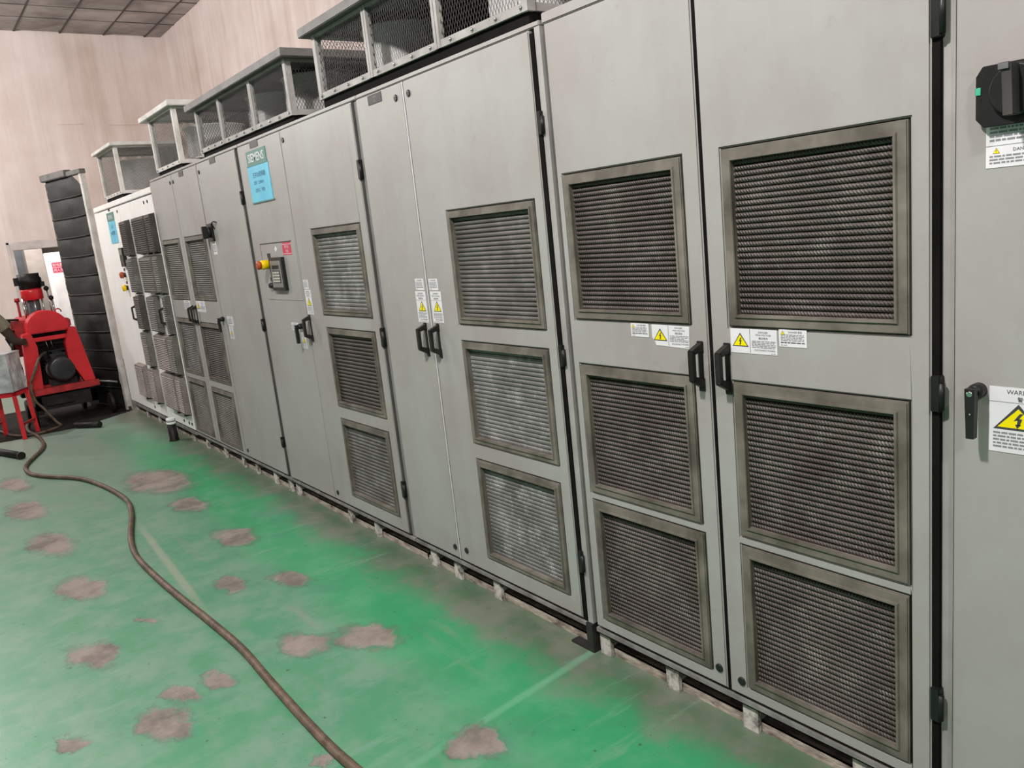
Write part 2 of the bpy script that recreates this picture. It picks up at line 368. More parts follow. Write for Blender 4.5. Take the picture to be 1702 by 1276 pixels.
# text becomes mesh faces standing in the XZ plane, read from -Y
def add_text(mb, txt, cx, cz, h, y, mi, wmax=None, facing='-y', xoff=0.0, bold=0.0):
    cu_ = bpy.data.curves.new('t', 'FONT'); cu_.body = txt; cu_.size = 1; cu_.resolution_u = 2; cu_.offset = bold
    o = bpy.data.objects.new('t', cu_); COL.objects.link(o)
    bpy.context.view_layer.update()
    me = bpy.data.meshes.new_from_object(o.evaluated_get(bpy.context.evaluated_depsgraph_get()))
    bpy.data.objects.remove(o); bpy.data.curves.remove(cu_)
    if not len(me.vertices): return
    xs = [v.co.x for v in me.vertices]; ys = [v.co.y for v in me.vertices]
    w_, h_ = max(xs) - min(xs), max(ys) - min(ys)
    s = h / h_; sx = s if not wmax or w_ * s <= wmax else wmax / w_
    mx, my = (max(xs) + min(xs)) / 2, (max(ys) + min(ys)) / 2
    vs = []
    for v in me.vertices:
        a, b = (v.co.x - mx) * sx, (v.co.y - my) * s
        vs.append(mb.bm.verts.new((cx + a, y, cz + b) if facing == '-y' else (xoff, cx + a, cz + b)))
    for f in me.polygons:
        try:
            g = mb.bm.faces.new([vs[i] for i in f.vertices]); g.material_index = mi
        except ValueError: pass
    bpy.data.meshes.remove(me)
def fine_print(mb, x0, x1, z0, z1, rows, y, mi, rnd):
    ph = (z1 - z0) / rows
    for k in range(rows):
        z = z1 - ph * (k + .5); x = x0
        end = x1 - (x1 - x0) * (rnd.random() * .25 if k % 3 == 2 else .02)
        while x < end - .002:
            wd = min(rnd.uniform(.004, .016), end - x)
            mb.mat(mi).quad((x, y, z - ph * .26), (x + wd, y, z - ph * .26), (x + wd, y, z + ph * .26), (x, y, z + ph * .26)); x += wd + .0022
def triangle(mb, cx, zb, wd, h, y, bolt=True):
    mb.mat(1); k = .006 + wd * .02
    mb.face([mb.bm.verts.new(p) for p in ((cx - wd / 2, y, zb), (cx + wd / 2, y, zb), (cx, y, zb + h))])
    mb.mat(2); e = wd * .05
    mb.face([mb.bm.verts.new(p) for p in ((cx - wd / 2 + e * 1.7, y - .0003, zb + e), (cx + wd / 2 - e * 1.7, y - .0003, zb + e), (cx, y - .0003, zb + h - e * 2))])
    mb.mat(1); Y = y - .0006
    if bolt:
        for P in ([(.03, .66), (-.09, .36), (-.005, .40), (.045, .40), (-.01, .38), (.09, .66)][:3] + [(.0, .42), (.10, .66)], [(-.01, .46), (.08, .46), (.03, .20), (-.025, .20)], [(-.06, .24), (.06, .24), (-.02, .08)]):
            mb.face([mb.bm.verts.new((cx + a * wd, Y, zb + b * h)) for a, b in P])
    else:
        mb.face([mb.bm.verts.new((cx + a * wd, Y, zb + b * h)) for a, b in ((-.05, .68), (.05, .68), (.02, .28), (-.02, .28))])
        mb.face([mb.bm.verts.new((cx + a * wd, Y, zb + b * h)) for a, b in ((-.035, .12), (.035, .12), (.035, .2), (-.035, .2))])
LM = [WHITE, INK, YELLOW, GREYINK]
rl = random.Random(3)
LY = -.0012   # label face
def sheet(mb, x0, x1, z0, z1): mb.mat(0).box(x0, x1, LY, -.0001, z0, z1)
def label_tall(parent, x0, x1, z0, z1, txt='WARNING', part='warning_label'):
    mb = MB(); sheet(mb, x0, x1, z0, z1); w_, h_ = x1 - x0, z1 - z0; cx = (x0 + x1) / 2; y = LY - .0004
    add_text(mb, 'DANGER!', cx, z1 - h_ * .07, h_ * .055, y, 1, w_ * .5); add_text(mb, 'HIGH VOLTAGE', cx, z1 - h_ * .145, h_ * .05, y, 1, w_ * .75)
    add_text(mb, '高压危险', cx, z1 - h_ * .225, h_ * .065, y, 1, w_ * .6)
    mb.mat(3).quad((x0, y, z1 - h_ * .285), (x1, y, z1 - h_ * .285), (x1, y, z1 - h_ * .277), (x0, y, z1 - h_ * .277))
    triangle(mb, cx + w_ * .04, z0 + h_ * .36, w_ * .74, h_ * .34, y)
    fine_print(mb, x0 + w_ * .12, x1 - w_ * .05, z0 + h_ * .14, z0 + h_ * .33, 5, y, 3, rl)
    add_text(mb, '非专业人员 请勿操作', cx + w_ * .08, z0 + h_ * .095, h_ * .05, y, 1, w_ * .7)
    fine_print(mb, x0 + w_ * .1, x1 - w_ * .1, z0 + h_ * .02, z0 + h_ * .05, 1, y, 3, rl)
    return mb.build(part, LM, parent)
def label_note(parent, x0, x1, z0, z1, tri=False, title='WARNING', part='notice_label'):
    mb = MB(); sheet(mb, x0, x1, z0, z1); w_, h_ = x1 - x0, z1 - z0; y = LY - .0004
    if tri: triangle(mb, x0 + w_ * .14, z1 - h_ * .3, w_ * .17, h_ * .24, y, False)
    add_text(mb, title + ' 警告', (x0 + x1) / 2 + (w_ * .1 if tri else 0), z1 - h_ * .14, h_ * .13, y, 1, w_ * .62)
    fine_print(mb, x0 + w_ * .07, x1 - w_ * .08, z0 + h_ * .33, z1 - h_ * .26, 5, y, 3, rl)
    fine_print(mb, x0 + w_ * .07, x1 - w_ * .06, z0 + h_ * .19, z0 + h_ * .31, 1, y, 1, rl)
    fine_print(mb, x0 + w_ * .07, x0 + w_ * .3, z0 + h_ * .06, z0 + h_ * .14, 1, y, 3, rl)
    return mb.build(part, LM, parent)
def label_wide(parent, x0, x1, z0, z1, xt, torn=False):
    # triangle pane on the left up to xt, text pane on the right
    mb = MB(); y = LY - .0004; h_ = z1 - z0
    if torn:
        mb.mat(0).prism([(x0, LY, z1), (x0, LY, z1 - h_ * .6), (x0 + .010, LY, z1 - h_ * .78), (x0 + .014, LY, z0 + .003), (x1 - .004, LY, z0 - .001), (x1, LY, z1 - .002)], (0, .0011, 0))
    else: sheet(mb, x0, x1, z0, z1)
    mb.mat(3).quad((xt, y, z0 + .003), (xt + .0015, y, z0 + .003), (xt + .0015, y, z1 - .001), (xt, y, z1 - .001))
    triangle(mb, (x0 + xt) / 2 + .001, z0 + h_ * .27, (xt - x0) * .84, h_ * .56, y)
    a, b = xt + .004, x1 - .003; c = (a + b) / 2; wd = b - a
    add_text(mb, 'DANGER!', c, z1 - h_ * .12, h_ * .075, y, 1, wd * .5); add_text(mb, 'HIGH VOLTAGE', c, z1 - h_ * .23, h_ * .07, y, 1, wd * .78)
    add_text(mb, '高压危险', c, z1 - h_ * .36, h_ * .10, y, 1, wd * .52)
    fine_print(mb, a + .002, b, z0 + h_ * .24, z1 - h_ * .45, 5, y, 3, rl)
    add_text(mb, 'DISCONNECT POWER!', c + wd * .05, z0 + h_ * .16, h_ * .065, y, 1, wd * .85)
    fine_print(mb, b - wd * .2, b, z0 + h_ * .03, z0 + h_ * .07, 1, y, 3, rl)
    return mb.build('warning_label', LM, parent)

# ---------------------------------------------------------------- shell
XW, YB, HC = -14.1, 2.43, 4.95
def slab(name, *b, mt=None): mb = MB(); mb.box(*b); return struct(mb.build(name, mt))
fl = slab('floor', -17.2, 4.0, -7.0, YB + .2, -.12, 0, mt=FLOOR)
slab('wall_back', XW - .2, 4.0, YB, YB + .2, 0, HC + .4, mt=WALL)
DY0, DY1, DZ = -.255, .66, 1.855
wl = plate('wall_left', (-YB - .2, 7.0), (0, HC + .4), [], 0, .2, WALL, None, 0)
bpy.data.objects.remove(wl)
mb = MB()
mb.box(XW - .2, XW, -7.0, DY0, 0, HC + .4); mb.box(XW - .2, XW, DY1, YB, 0, HC + .4); mb.box(XW - .2, XW, DY0, DY1, DZ, HC + .4)
struct(mb.build('wall_left', WALL))
mb = MB(); mb.box(XW, XW + .02, -.30, -.262, 0, 1.975); mb.box(XW, XW + .035, -.262, DY0 + .03, 0, DZ + .06)
mb.box(XW, XW + .02, DY1 + .007, DY1 + .045, 0, 1.975); mb.box(XW, XW + .035, DY1 - .03, DY1 + .007, 0, DZ + .06)
mb.box(XW, XW + .02, -.30, DY1 + .045, 1.94, 1.975); mb.box(XW, XW + .03, -.262, DY1 + .007, DZ, 1.94)
mb.box(XW - .2, XW, DY0, DY0 + .03, 0, DZ); mb.box(XW - .2, XW, DY1 - .03, DY1, 0, DZ)
struct(mb.build('trim_1', TRIM, bevel=.004))
for i, (a, b, z) in enumerate(((.70, 1.04, 3.65), (1.42, 2.0, 3.63))):
    mb = MB(); mb.box(XW, XW + .018, a, b, z - .012, z + .012); struct(mb.build('trim_%d' % (i + 2), WALL))
for i, xj in enumerate((-12.6, -10.2, -7.8, -5.4)):
    mb = MB(); mb.box(xj - .006, xj + .006, YB - .004, YB, 2.2, HC); struct(mb.build('trim_%d' % (i + 4), WALL))
# corridor beyond the doorway
slab('wall_corridor_end', -17.3, -17.1, -3.0, 4.0, 0, 3.0, mt=CORR)
slab('wall_corridor_side', -16.0, -15.62, .085, .345, 0, 2.7, mt=CORR)
mb = MB(); mb.box(-16.3, -16.22, -1.6, .30, 0, 2.4); mb.box(-16.22, -16.2, -1.5, .0, 1.72, 1.80); struct(mb.build('door_2', DKFRAME))
t = thing('sheet_metal_locker', 'white sheet metal locker seen through the doorway with a red and white notice', 'locker', (-15.5, .35, 0))
mb = MB(); mb.box(-.5, 0, 0.0, .75, .02, 1.80); mb.build('body', WHITEPANEL, t, bevel=.012)
mb = MB(); mb.box(0, .018, .045, .72, .05, 1.775); mb.build('door', WHITEPANEL, t, bevel=.006)
mb = MB(); mb.mat(0).box(.018, .021, .075, .30, 1.46, 1.635)
for s_, zc in (('配电重地', 1.592), ('闲人免进', 1.505)): add_text(mb, s_, .1875, zc, .052, 0, 1, .2, 'x', .0216)
for zc in (1.635, 1.548, 1.46): mb.mat(1).box(.0195, .0214, .075, .30, zc - .004, zc + .003)
mb.build('notice', [SIGNRED, WHITE], t)['label'] = 'red notice with two rows of white characters'
# ceiling: recessed dark bars with tiles lying between them
cl = slab('ceiling', -17.2, 4.0, -7.0, YB + .2, HC + .03, HC + .1, mt=TBAR)
tile_me = None; rc = random.Random(5)
gy = [2.40 - .6 * k for k in range(0, 8)]; y_lines = [2.03 - .595 * k for k in range(-1, 8)]
ys_ = [YB] + [2.19 - .60 * k for k in range(0, 9)]
xs_ = [XW, -13.30] + [-12.71 + .585 * k for k in range(0, 12)]
for i in range(len(xs_) - 1):
    for j in range(len(ys_) - 1):
        x0, x1 = xs_[i] + .012, xs_[i + 1] - .012; y1, y0 = ys_[j] - .012, ys_[j + 1] + .012
        mb = MB(); d = rc.uniform(-.004, .004); x0 += .09 if (i, j) in ((0, 1), (0, 3)) else 0
        mb.box(x0 - (0 if i else .0), x1, y0, y1, HC + d, HC + .03); o = mb.build('ceiling_tile', TILE, cl)

for x in xs_[1:]:
    mb = MB(); mb.box(x - .009, x + .009, ys_[-1], YB, HC - .004, HC + .03); mb.build('ceiling_bar', TBAR, cl)
for y in ys_[1:]:
    mb = MB(); mb.box(xs_[0], xs_[-1], y - .012, y + .012, HC - .005, HC + .03); mb.build('ceiling_bar', TBAR, cl)

# ---------------------------------------------------------------- cabinet parts
ZT, ZB = 2.10, .12
def grille(door, x0, x1, z0, z1, kind, single=False, pitch=.0146, bw=.031):
    """bezel ring, dark recess and slats behind it"""
    plate('grille_bezel', (x0, x1), (z0, z1), [(x0 + bw, x1 - bw, z0 + bw, z1 - bw)], -.004, .0185, BEZEL, door, .003)
    plate('grille_lip', (x0 + bw - .008, x1 - bw + .008), (z0 + bw - .008, z1 - bw + .008), [(x0 + bw, x1 - bw, z0 + bw, z1 - bw)], -.008, -.003, BEZEL, door, .0015)
    a, b, c, d = x0 + bw - .002, x1 - bw + .002, z0 + bw - .002, z1 - bw + .002
    mb = MB(); mb.box(a, b, .0195, .0235, c, d); mb.build('filter_backing', DARK, door)
    n = max(1, int(round((d - c) / pitch))); ph = (d - c) / n
    def prof(mb, zc):
        h = ph * .49; dp = .006 if kind == 'silver' else .009 if kind == 'mid' else .012
        o_ = .0185; P = [(o_, -h), (o_ - dp * .62, -h * .86), (o_ - dp * .9, -h * .5), (o_ - dp, h * .05), (o_ - dp * .92, h * .55), (o_ - dp * .66, h * .86), (o_, h)]
        va = [mb.bm.verts.new((a, y, zc + z)) for y, z in P]; vb = [mb.bm.verts.new((b, y, zc + z)) for y, z in P]
        for i in range(len(P) - 1): mb.face([va[i], vb[i], vb[i + 1], va[i + 1]], True)
    if single:
        mb = MB(); prof(mb, 0); o = mb.build('slat', FILT[kind], door); o.location.z = c + ph * .5
        for k in range(1, n):
            q = o.copy(); COL.objects.link(q); q.location.z = c + ph * (k + .5)
    else:
        mb = MB()
        for k in range(n): prof(mb, c + ph * (k + .5))
        stuff(mb.build('slats', FILT[kind], door))
def door(cab, x0, x1, holes=(), mt=GREY, z0=ZB, z1=ZT):
    return plate('door', (x0, x1), (z0, z1), [(h[0] - .003, h[1] + .003, h[2] - .003, h[3] + .003) for h in holes], 0, .030, mt, cab, .004)
def gap_shade(cab, x0, x1, z1=None, y=.004, mt=None):  # added dark strip filling a door gap, coloured to stand in for shade
    mb = MB(); mb.box(x0, x1, y, .033, ZB, z1 or ZT); mb.build('door_gap_shade', mt or DARK, cab)
def lock(d, x, z, chrome=True):
    mb = MB(); mb.mat(0).lathe((x, 0, z), [(.013, -.001), (.013, .003), (.011, .005)], 14, 'y')
    if chrome: mb.mat(1).lathe((x + .003, -.005, z + .006), [(.0045, -.001), (.003, .0015)], 8, 'y')
    mb.build('lock', [BLACK, CHROME], d)
def pull_handle(d, x, z0, z1, y=-.045):
    """bow handle: two raked arms and a flat grip"""
    mb = MB(); w_ = .0095
    P = [(.0, z1 + .014), (y, z1 - .004), (y, z0 + .004), (.0, z0 - .022)]
    Q = [(.0, z1 - .010), (y + .013, z1 - .016), (y + .013, z0 + .016), (.0, z0 + .004)]
    for i in range(3):
        a, b, c, e = P[i], P[i + 1], Q[i + 1], Q[i]
        mb.prism([(x - w_, a[0], a[1]), (x - w_, b[0], b[1]), (x - w_, c[0], c[1]), (x - w_, e[0], e[1])], (2 * w_, 0, 0))
    mb.box(x - w_ * 1.15, x + w_ * 1.15, -.004, 0, z1 - .016, z1 + .017); mb.box(x - w_ * 1.15, x + w_ * 1.15, -.004, 0, z0 - .03, z0 + .008)
    mb.box(x - w_ * .8, x + w_ * .8, -.004, 0, z0, z1)
    mb.build('handle', HANDLE, d, bevel=.0015)
def lever(d, x, z, L=.10):
    mb = MB(); mb.mat(0).lathe((x, 0, z), [(.016, 0), (.016, .018), (.012, .028)], 16, 'y')
    mb.mat(0).prism([(x - .010, -.028, z + .010), (x + .010, -.028, z + .010), (x + .0085, -.028, z - L), (x - .0065, -.028, z - L)], (0, -.016, 0))
    mb.mat(1).lathe((x, -.044, z), [(.007, 0), (.005, .002)], 12, 'y'); mb.mat(1).lathe((x + .001, -.044, z - L * .45), [(.0025, 0), (.0018, .001)], 8, 'y')
    mb.build('lever_handle', [BLACK, CHROME], d)
def hinge(cab, x, z0, z1):
    mb = MB(); mb.box(x - .012, x + .008, -.006, .03, z0, z1); mb.cyl((x + .009, .0, z0 + .004), (x + .009, .0, z1 - .014), .0065, n=10)
    mb.build('hinge', BLACK, cab, bevel=.002)
def body(cab, x0, x1, mt=GREY, zt=2.12, y0=.036, posts=(), foots=(), rail=True):
    mb = MB(); mb.box(x0, x1, y0, .62, .108, zt); mb.box(x0, x1, .004, y0 + .001, 2.104, zt); mb.build('body', mt, cab, bevel=.003)
    mb = MB(); mb.box(x0 + .01, x1 - .01, .031, y0, .11, 2.10); mb.build('dark_gap_backing', DARK, cab)  # dark sheet behind the doors, paints the shade seen through the gaps
    for (a, b, y) in posts:
        mb = MB(); mb.box(a, b, y, y0 + .002, .112, 2.104); mb.build('frame_post', POSTL if a > -2.5 else POST, cab)
    if rail:
        mb = MB(); mb.box(x0 + .002, x1 - .002, .004, .05, .090, .107); mb.build('plinth_rail', RAIL, cab, bevel=.002)
        mb = MB(); mb.box(x0 + .01, x1 - .01, .30, .34, 0, .108); mb.build('plinth_back', DARK, cab)
        mb = MB(); mb.box(x0 + .004, x1 - .004, .016, .05, .078, .091); mb.build('plinth_shade', DARK, cab)  # dark strip below the rail, painted as the shaded void
    for x in foots:
        mb = MB(); mb.box(x - .03, x + .022, .020, .034, .0, .08); mb.box(x + .014, x + .022, .033, .11, .040, .08)
        mb.build('foot', FOOT, cab)
def nameplate(d, x0, x1, z0, z1, txt=None):
    mb = MB(); mb.mat(0).box(x0, x1, -.002, 0, z0, z1)
    if txt:
        for s_, zc, h_ in txt: add_text(mb, s_, (x0 + x1) / 2, zc, h_, -.0026, 1, (x1 - x0) * .7)
    mb.build('nameplate', [BLACK, GREYINK if not txt else SCREEN], d)
Z1, Z2, Z3 = (1.205, 1.652), (.622, 1.055), (.16, .592)     # grille rows on the tall louvred doors
Y1_, Y2_, Y3_ = (1.162, 1.590), (.682, 1.092), (.190, .612) # rows on the single-column doors

# --- white far cabinet -------------------------------------------------------
A = thing('electrical_cabinet', 'cream white electrical cabinet with rows of bulging filter covers at the far end', 'cabinet', (0, 0, 0))
mb = MB(); mb.box(-9.02, -6.76, .036, .62, .108, 2.075); mb.box(-9.02, -6.76, .0, .037, 2.03, 2.075); mb.build('body', CREAM, A, bevel=.003)
mb = MB(); mb.box(-9.01, -6.77, .031, .036, .112, 2.03); mb.build('dark_gap_backing', DARK, A)  # dark sheet painting the gap shade behind the white doors
mb = MB(); mb.box(-9.02, -6.76, .004, .05, .078, .106); mb.build('plinth_rail', RAIL, A)
mb = MB(); mb.box(-9.0, -6.78, .30, .34, 0, .108); mb.build('plinth_back', DARK, A)
for x in (-8.95, -8.5, -8.05, -7.5, -6.95):
    mb = MB(); mb.box(x - .03, x + .03, .020, .034, 0, .08); mb.box(x + .02, x + .03, .033, .11, .04, .08); mb.build('foot', FOOT, A)
da = door(A, -9.018, -7.935, mt=CREAM, z1=2.018); db = door(A, -7.925, -6.955, mt=CREAM, z1=2.018); dc = door(A, -6.945, -6.765, mt=CREAM, z1=2.018)
gap_shade(A, -7.9345, -7.9255, 2.018); gap_shade(A, -6.9545, -6.9455, 2.018)
for d, x in ((da, -8.0), (db, -7.02), (dc, -6.91)): lock(d, x, 1.975, False)
for d, x in ((da, -8.02), (db, -7.05), (dc, -6.90), (dc, -6.82)): lock(d, x, .165, False)
def cover(d, x0, x1, z0, z1, kind, side=True):
    """filter cover standing proud of the door: flat hood with louvre ribs"""
    mb = MB(); mb.mat(0)
    mb.prism([(x0, 0, z0), (x0, -.045, z0 + .012), (x0, -.045, z1 - .012), (x0, 0, z1)], (x1 - x0, 0, 0))
    mb.mat(1); n = int((z1 - z0 - .04) / .016)
    for k in range(n):
        z = z0 + .022 + k * (z1 - z0 - .044) / n
        mb.prism([(x0 + .012, -.045, z), (x0 + .012, -.053, z + .003), (x0 + .012, -.045, z + .010)], (x1 - x0 - .024, 0, 0))
    mb.mat(2).box(x1 - .06, x1 - .02, -.05, -.0, z0 - .006, z0 + .006)
    mb.build('filter_cover', [kind, kind, BLACK], d)
ROW = [(1.57, 1.88), (1.245, 1.555), (.915, 1.225), (.585, .90), (.25, .565)]
K1 = [SLATB, SLATD, SLATM, COVERP, COVERP]
for k, (z0, z1) in enumerate(ROW):
    cover(db, -7.84, -7.62, z0, z1, [SLATD, SLATM, SLATD, SLATG, COVERP][k])
    cover(db, -7.375, -6.965 if k != 2 else -7.11, z0, z1, [SLATD, SLATG, SLATM, COVERP, COVERP][k])
    cover(dc, -6.935 if k != 2 else -6.86, -6.772, z0, z1, [SLATD, SLATG, SLATM, SLATG, COVERP][k])
cover(da, -8.34, -8.02, .25, .57, COVERP)
pull_handle(da, -8.0, 1.0, 1.12); pull_handle(db, -7.03, 1.0, 1.12)
mb = MB(); mb.mat(0).box(-8.46, -8.17, -.004, 0, 1.91, 1.985); mb.mat(1).box(-8.46, -8.17, -.004, 0, 1.705, 1.905)
add_text(mb, 'SIEMENS', -8.315, 1.945, .035, -.0046, 2, .24); add_text(mb, '主井', -8.315, 1.86, .04, -.0046, 3, .2); add_text(mb, '1#变频器', -8.315, 1.80, .04, -.0046, 3, .24)
mb.mat(4).box(-8.36, -8.29, -.003, 0, 2.0, 2.016)
mb.build('equipment_sign', [TEAL, CYAN, WHITE, NAVY, BLACK], da)['label'] = 'small blue equipment card under a teal header'
mb = MB(); mb.mat(0).box(-8.12, -7.985, -.03, 0, 1.485, 1.655); mb.mat(1).box(-8.105, -8.0, -.032, -.03, 1.59, 1.64); mb.build('control_panel', [BLACK, SCREEN], da, bevel=.004)
for z, c in ((1.41, OIL), (1.29, EYELLOW)):
    mb = MB(); mb.mat(0).lathe((-8.17, 0, z), [(.022, 0), (.022, .02)], 14, 'y'); mb.mat(1).lathe((-8.17, -.02, z), [(.03, 0), (.03, .025), (.02, .03)], 14, 'y')
    mb.mat(0).box(-8.19, -8.15, -.004, 0, z + .035, z + .06); mb.build('push_button', [BLACK, EYELLOW if z < 1.3 else EORANGE], da)

# --- two-leaf louvred cabinet B ---------------------------------------------
B = thing('electrical_cabinet', 'grey cabinet with two narrow louvred leaves standing right beside the white cabinet', 'cabinet')
body(B, -6.75, -5.545, foots=(-6.55, -6.1, -5.7))
hB1 = [(-6.69, -6.225, *Z1), (-6.69, -6.225, *Z2), (-6.69, -6.225, .112 + .03, .575)]
hB2 = [(-6.09, -5.60, *Z1), (-6.09, -5.60, .612, 1.04), (-6.09, -5.60, .14, .555)]
d1 = door(B, -6.748, -6.152, hB1); d2 = door(B, -6.146, -5.548, hB2)
for h, k in zip(hB1, ('olive', 'mid', 'olive')): grille(d1, *h, k, bw=.028)
for h, k in zip(hB2, ('mid', 'brown', 'olive')): grille(d2, *h, k, bw=.028)
gap_shade(B, -6.1515, -6.1465); lock(d1, -6.19, 2.046, False); lock(d2, -6.11, 2.046, False); nameplate(d2, -5.95, -5.845, 2.062, 2.096)
pull_handle(d1, -6.185, 1.05, 1.15); pull_handle(d2, -6.112, 1.05, 1.15)
label_note(d1, -6.40, -6.24, 1.13, 1.20); label_wide(d2, -6.085, -5.88, 1.12, 1.20, -6.0)

# --- plain door cabinet C -----------------------------------------------------
Cc = thing('electrical_cabinet', 'plain grey cabinet with a black rotary isolator high on its door edge', 'cabinet')
body(Cc, -5.54, -4.742, posts=((-4.785, -4.745, .016),), foots=(-5.42, -5.08, -4.83))
d = door(Cc, -5.532, -4.792)
gap_shade(Cc, -4.7915, -4.7855, mt=GAPGREY); gap_shade(Cc, -5.5415, -5.5325); lock(d, -5.495, 2.046, False); nameplate(d, -5.255, -5.145, 2.068, 2.10); lock(d, -5.49, .165, False)
mb = MB(); mb.mat(0).box(-5.50, -5.40, -.014, 0, 1.60, 1.715); mb.lathe((-5.45, -.014, 1.66), [(.036, 0), (.034, .02)], 16, 'y'); mb.box(-5.462, -5.438, -.062, -.03, 1.62, 1.70)
mb.build('rotary_switch', BLACK, d, bevel=.003); label_note(d, -5.475, -5.405, 1.515, 1.60)
mb = MB(); mb.tube([(-5.372, -.001, 1.675), (-5.375, -.012, 1.70), (-5.36, -.018, 1.718), (-5.335, -.012, 1.722), (-5.32, -.001, 1.715)], .004, 6); mb.build('wire_loop', BLACK, d)
lever(d, -5.515, 1.085, .085); label_note(d, -5.44, -5.33, 1.045, 1.105); label_tall(d, -5.435, -5.36, .955, 1.04)
for z0, z1 in ((1.785, 1.862), (1.036, 1.11), (.304, .37)): hinge(Cc, -4.79, z0, z1)

# --- sign cabinet D -----------------------------------------------------------
D = thing('electrical_cabinet', 'grey cabinet bearing the big teal and blue sign and an emergency stop panel', 'cabinet')
body(D, -4.738, -3.236, posts=((-3.272, -3.238, .014),), foots=(-4.70, -3.97, -3.66))
hD = [(-3.885, -3.348, *Y1_), (-3.87, -3.346, *Y2_), (-3.863, -3.348, *Y3_)]
d1 = door(D, -4.735, -4.096); d2 = door(D, -4.090, -3.282, hD)
for h, k in zip(hD, ('silver', 'dark', 'mid')): grille(d2, *h, k, pitch=.0185, bw=.027)
gap_shade(D, -4.0955, -4.0905); gap_shade(D, -3.2815, -3.2725, mt=GAPGREY); lock(d2, -4.062, 2.05, False); lock(d2, -4.05, .165, False); nameplate(d1, -4.53, -4.41, 2.068, 2.104)
mb = MB(); mb.mat(0).box(-4.605, -4.315, -.004, 0, 1.98, 2.056); mb.mat(1).box(-4.612, -4.305, -.004, 0, 1.78, 1.977)
add_text(mb, 'SIEMENS', -4.46, 2.018, .046, -.0046, 2, .255, bold=.008)
add_text(mb, '主井2#变频器', -4.45, 1.925, .03, -.0046, 3, .21, bold=.004); add_text(mb, '功率：2500kW', -4.47, 1.883, .022, -.0046, 3, .15); add_text(mb, '负责人：机电', -4.465, 1.842, .022, -.0046, 3, .155)
mb.mat(4).box(-4.612, -4.305, -.006, -.003, 1.9745, 1.9805); mb.box(-4.615, -4.285, -.006, -.0, 1.774, 1.780)
mb.build('equipment_sign', [TEAL, CYAN, WHITE, NAVY, TEAL], d1)['label'] = 'teal header over a bright cyan equipment card'
plate('panel_plate', (-4.612, -4.112), (1.23, 1.545), [], -.0025, 0, GREY, d1, .001)
mb = MB(); mb.box(-4.614, -4.16, -.003, 0, 1.545, 1.549); mb.box(-4.614, -4.611, -.003, 0, 1.40, 1.548); mb.build('panel_gap', DARK, d1)
mb = MB(); mb.mat(0).box(-4.47, -4.285, -.022, -.002, 1.285, 1.468); mb.mat(1).box(-4.452, -4.305, -.024, -.02, 1.303, 1.45)
mb.mat(0).box(-4.43, -4.33, -.0245, -.023, 1.405, 1.425); mb.mat(0).box(-4.435, -4.325, -.025, -.0235, 1.328, 1.396)
mb.mat(2)
for r_ in range(4):
    for c_ in range(3): mb.box(-4.428 + c_ * .034, -4.402 + c_ * .034, -.028, -.024, 1.332 + r_ * .016, 1.343 + r_ * .016)
mb.build('control_keypad', [BLACK, SCREEN, KEY], d1)
mb = MB(); mb.mat(0).lathe((-4.505, -.002, 1.432), [(.026, 0), (.026, .05), (.022, .055)], 20, 'y'); mb.mat(1).lathe((-4.505, -.055, 1.432), [(.017, 0), (.024, .008), (.024, .02), (.015, .026)], 18, 'y')
mb.build('emergency_stop', [EYELLOW, EORANGE], d1)['label'] = 'yellow emergency stop with an orange red mushroom button'
mb = MB(); mb.box(-4.525, -4.48, -.004, -.002, 1.468, 1.492); mb.box(-4.535, -4.49, -.004, -.002, 1.336, 1.358); mb.lathe((-4.51, -.002, 1.312), [(.017, 0), (.017, .01), (.013, .024)], 14, 'y'); mb.build('selector_switch', BLACK, d1)
mb = MB(); mb.prism([(-4.384, -.002, 1.496), (-4.364, -.002, 1.512), (-4.384, -.002, 1.53), (-4.404, -.002, 1.512)], (0, -.002, 0)); mb.build('inspection_sticker', WHITE, d1)
mb = MB(); mb.mat(0).box(-4.287, -4.165, -.003, 0, 1.476, 1.543); mb.mat(1)
for zz in (1.533, 1.483): mb.box(-4.287, -4.165, -.0034, 0, zz - .0012, zz + .0012)
add_text(mb, '非专业', -4.226, 1.52, .018, -.0036, 1, .08); add_text(mb, '勿动', -4.226, 1.497, .018, -.0036, 1, .05)
mb.build('red_notice', [SIGNRED, WHITE], d1)['label'] = 'small red notice with white characters'
label_note(d2, -4.082, -4.02, 1.292, 1.34); label_tall(d2, -4.080, -4.005, 1.158, 1.288)
pull_handle(d2, -4.066, 1.04, 1.14); lever(d1, -4.185, 1.09, .09); label_note(d1, -4.335, -4.24, 1.062, 1.105); label_tall(d1, -4.225, -4.16, .965, 1.055)
for z0, z1 in ((1.776, 1.859), (1.03, 1.118), (.305, .385)): hinge(D, -3.276, z0, z1)

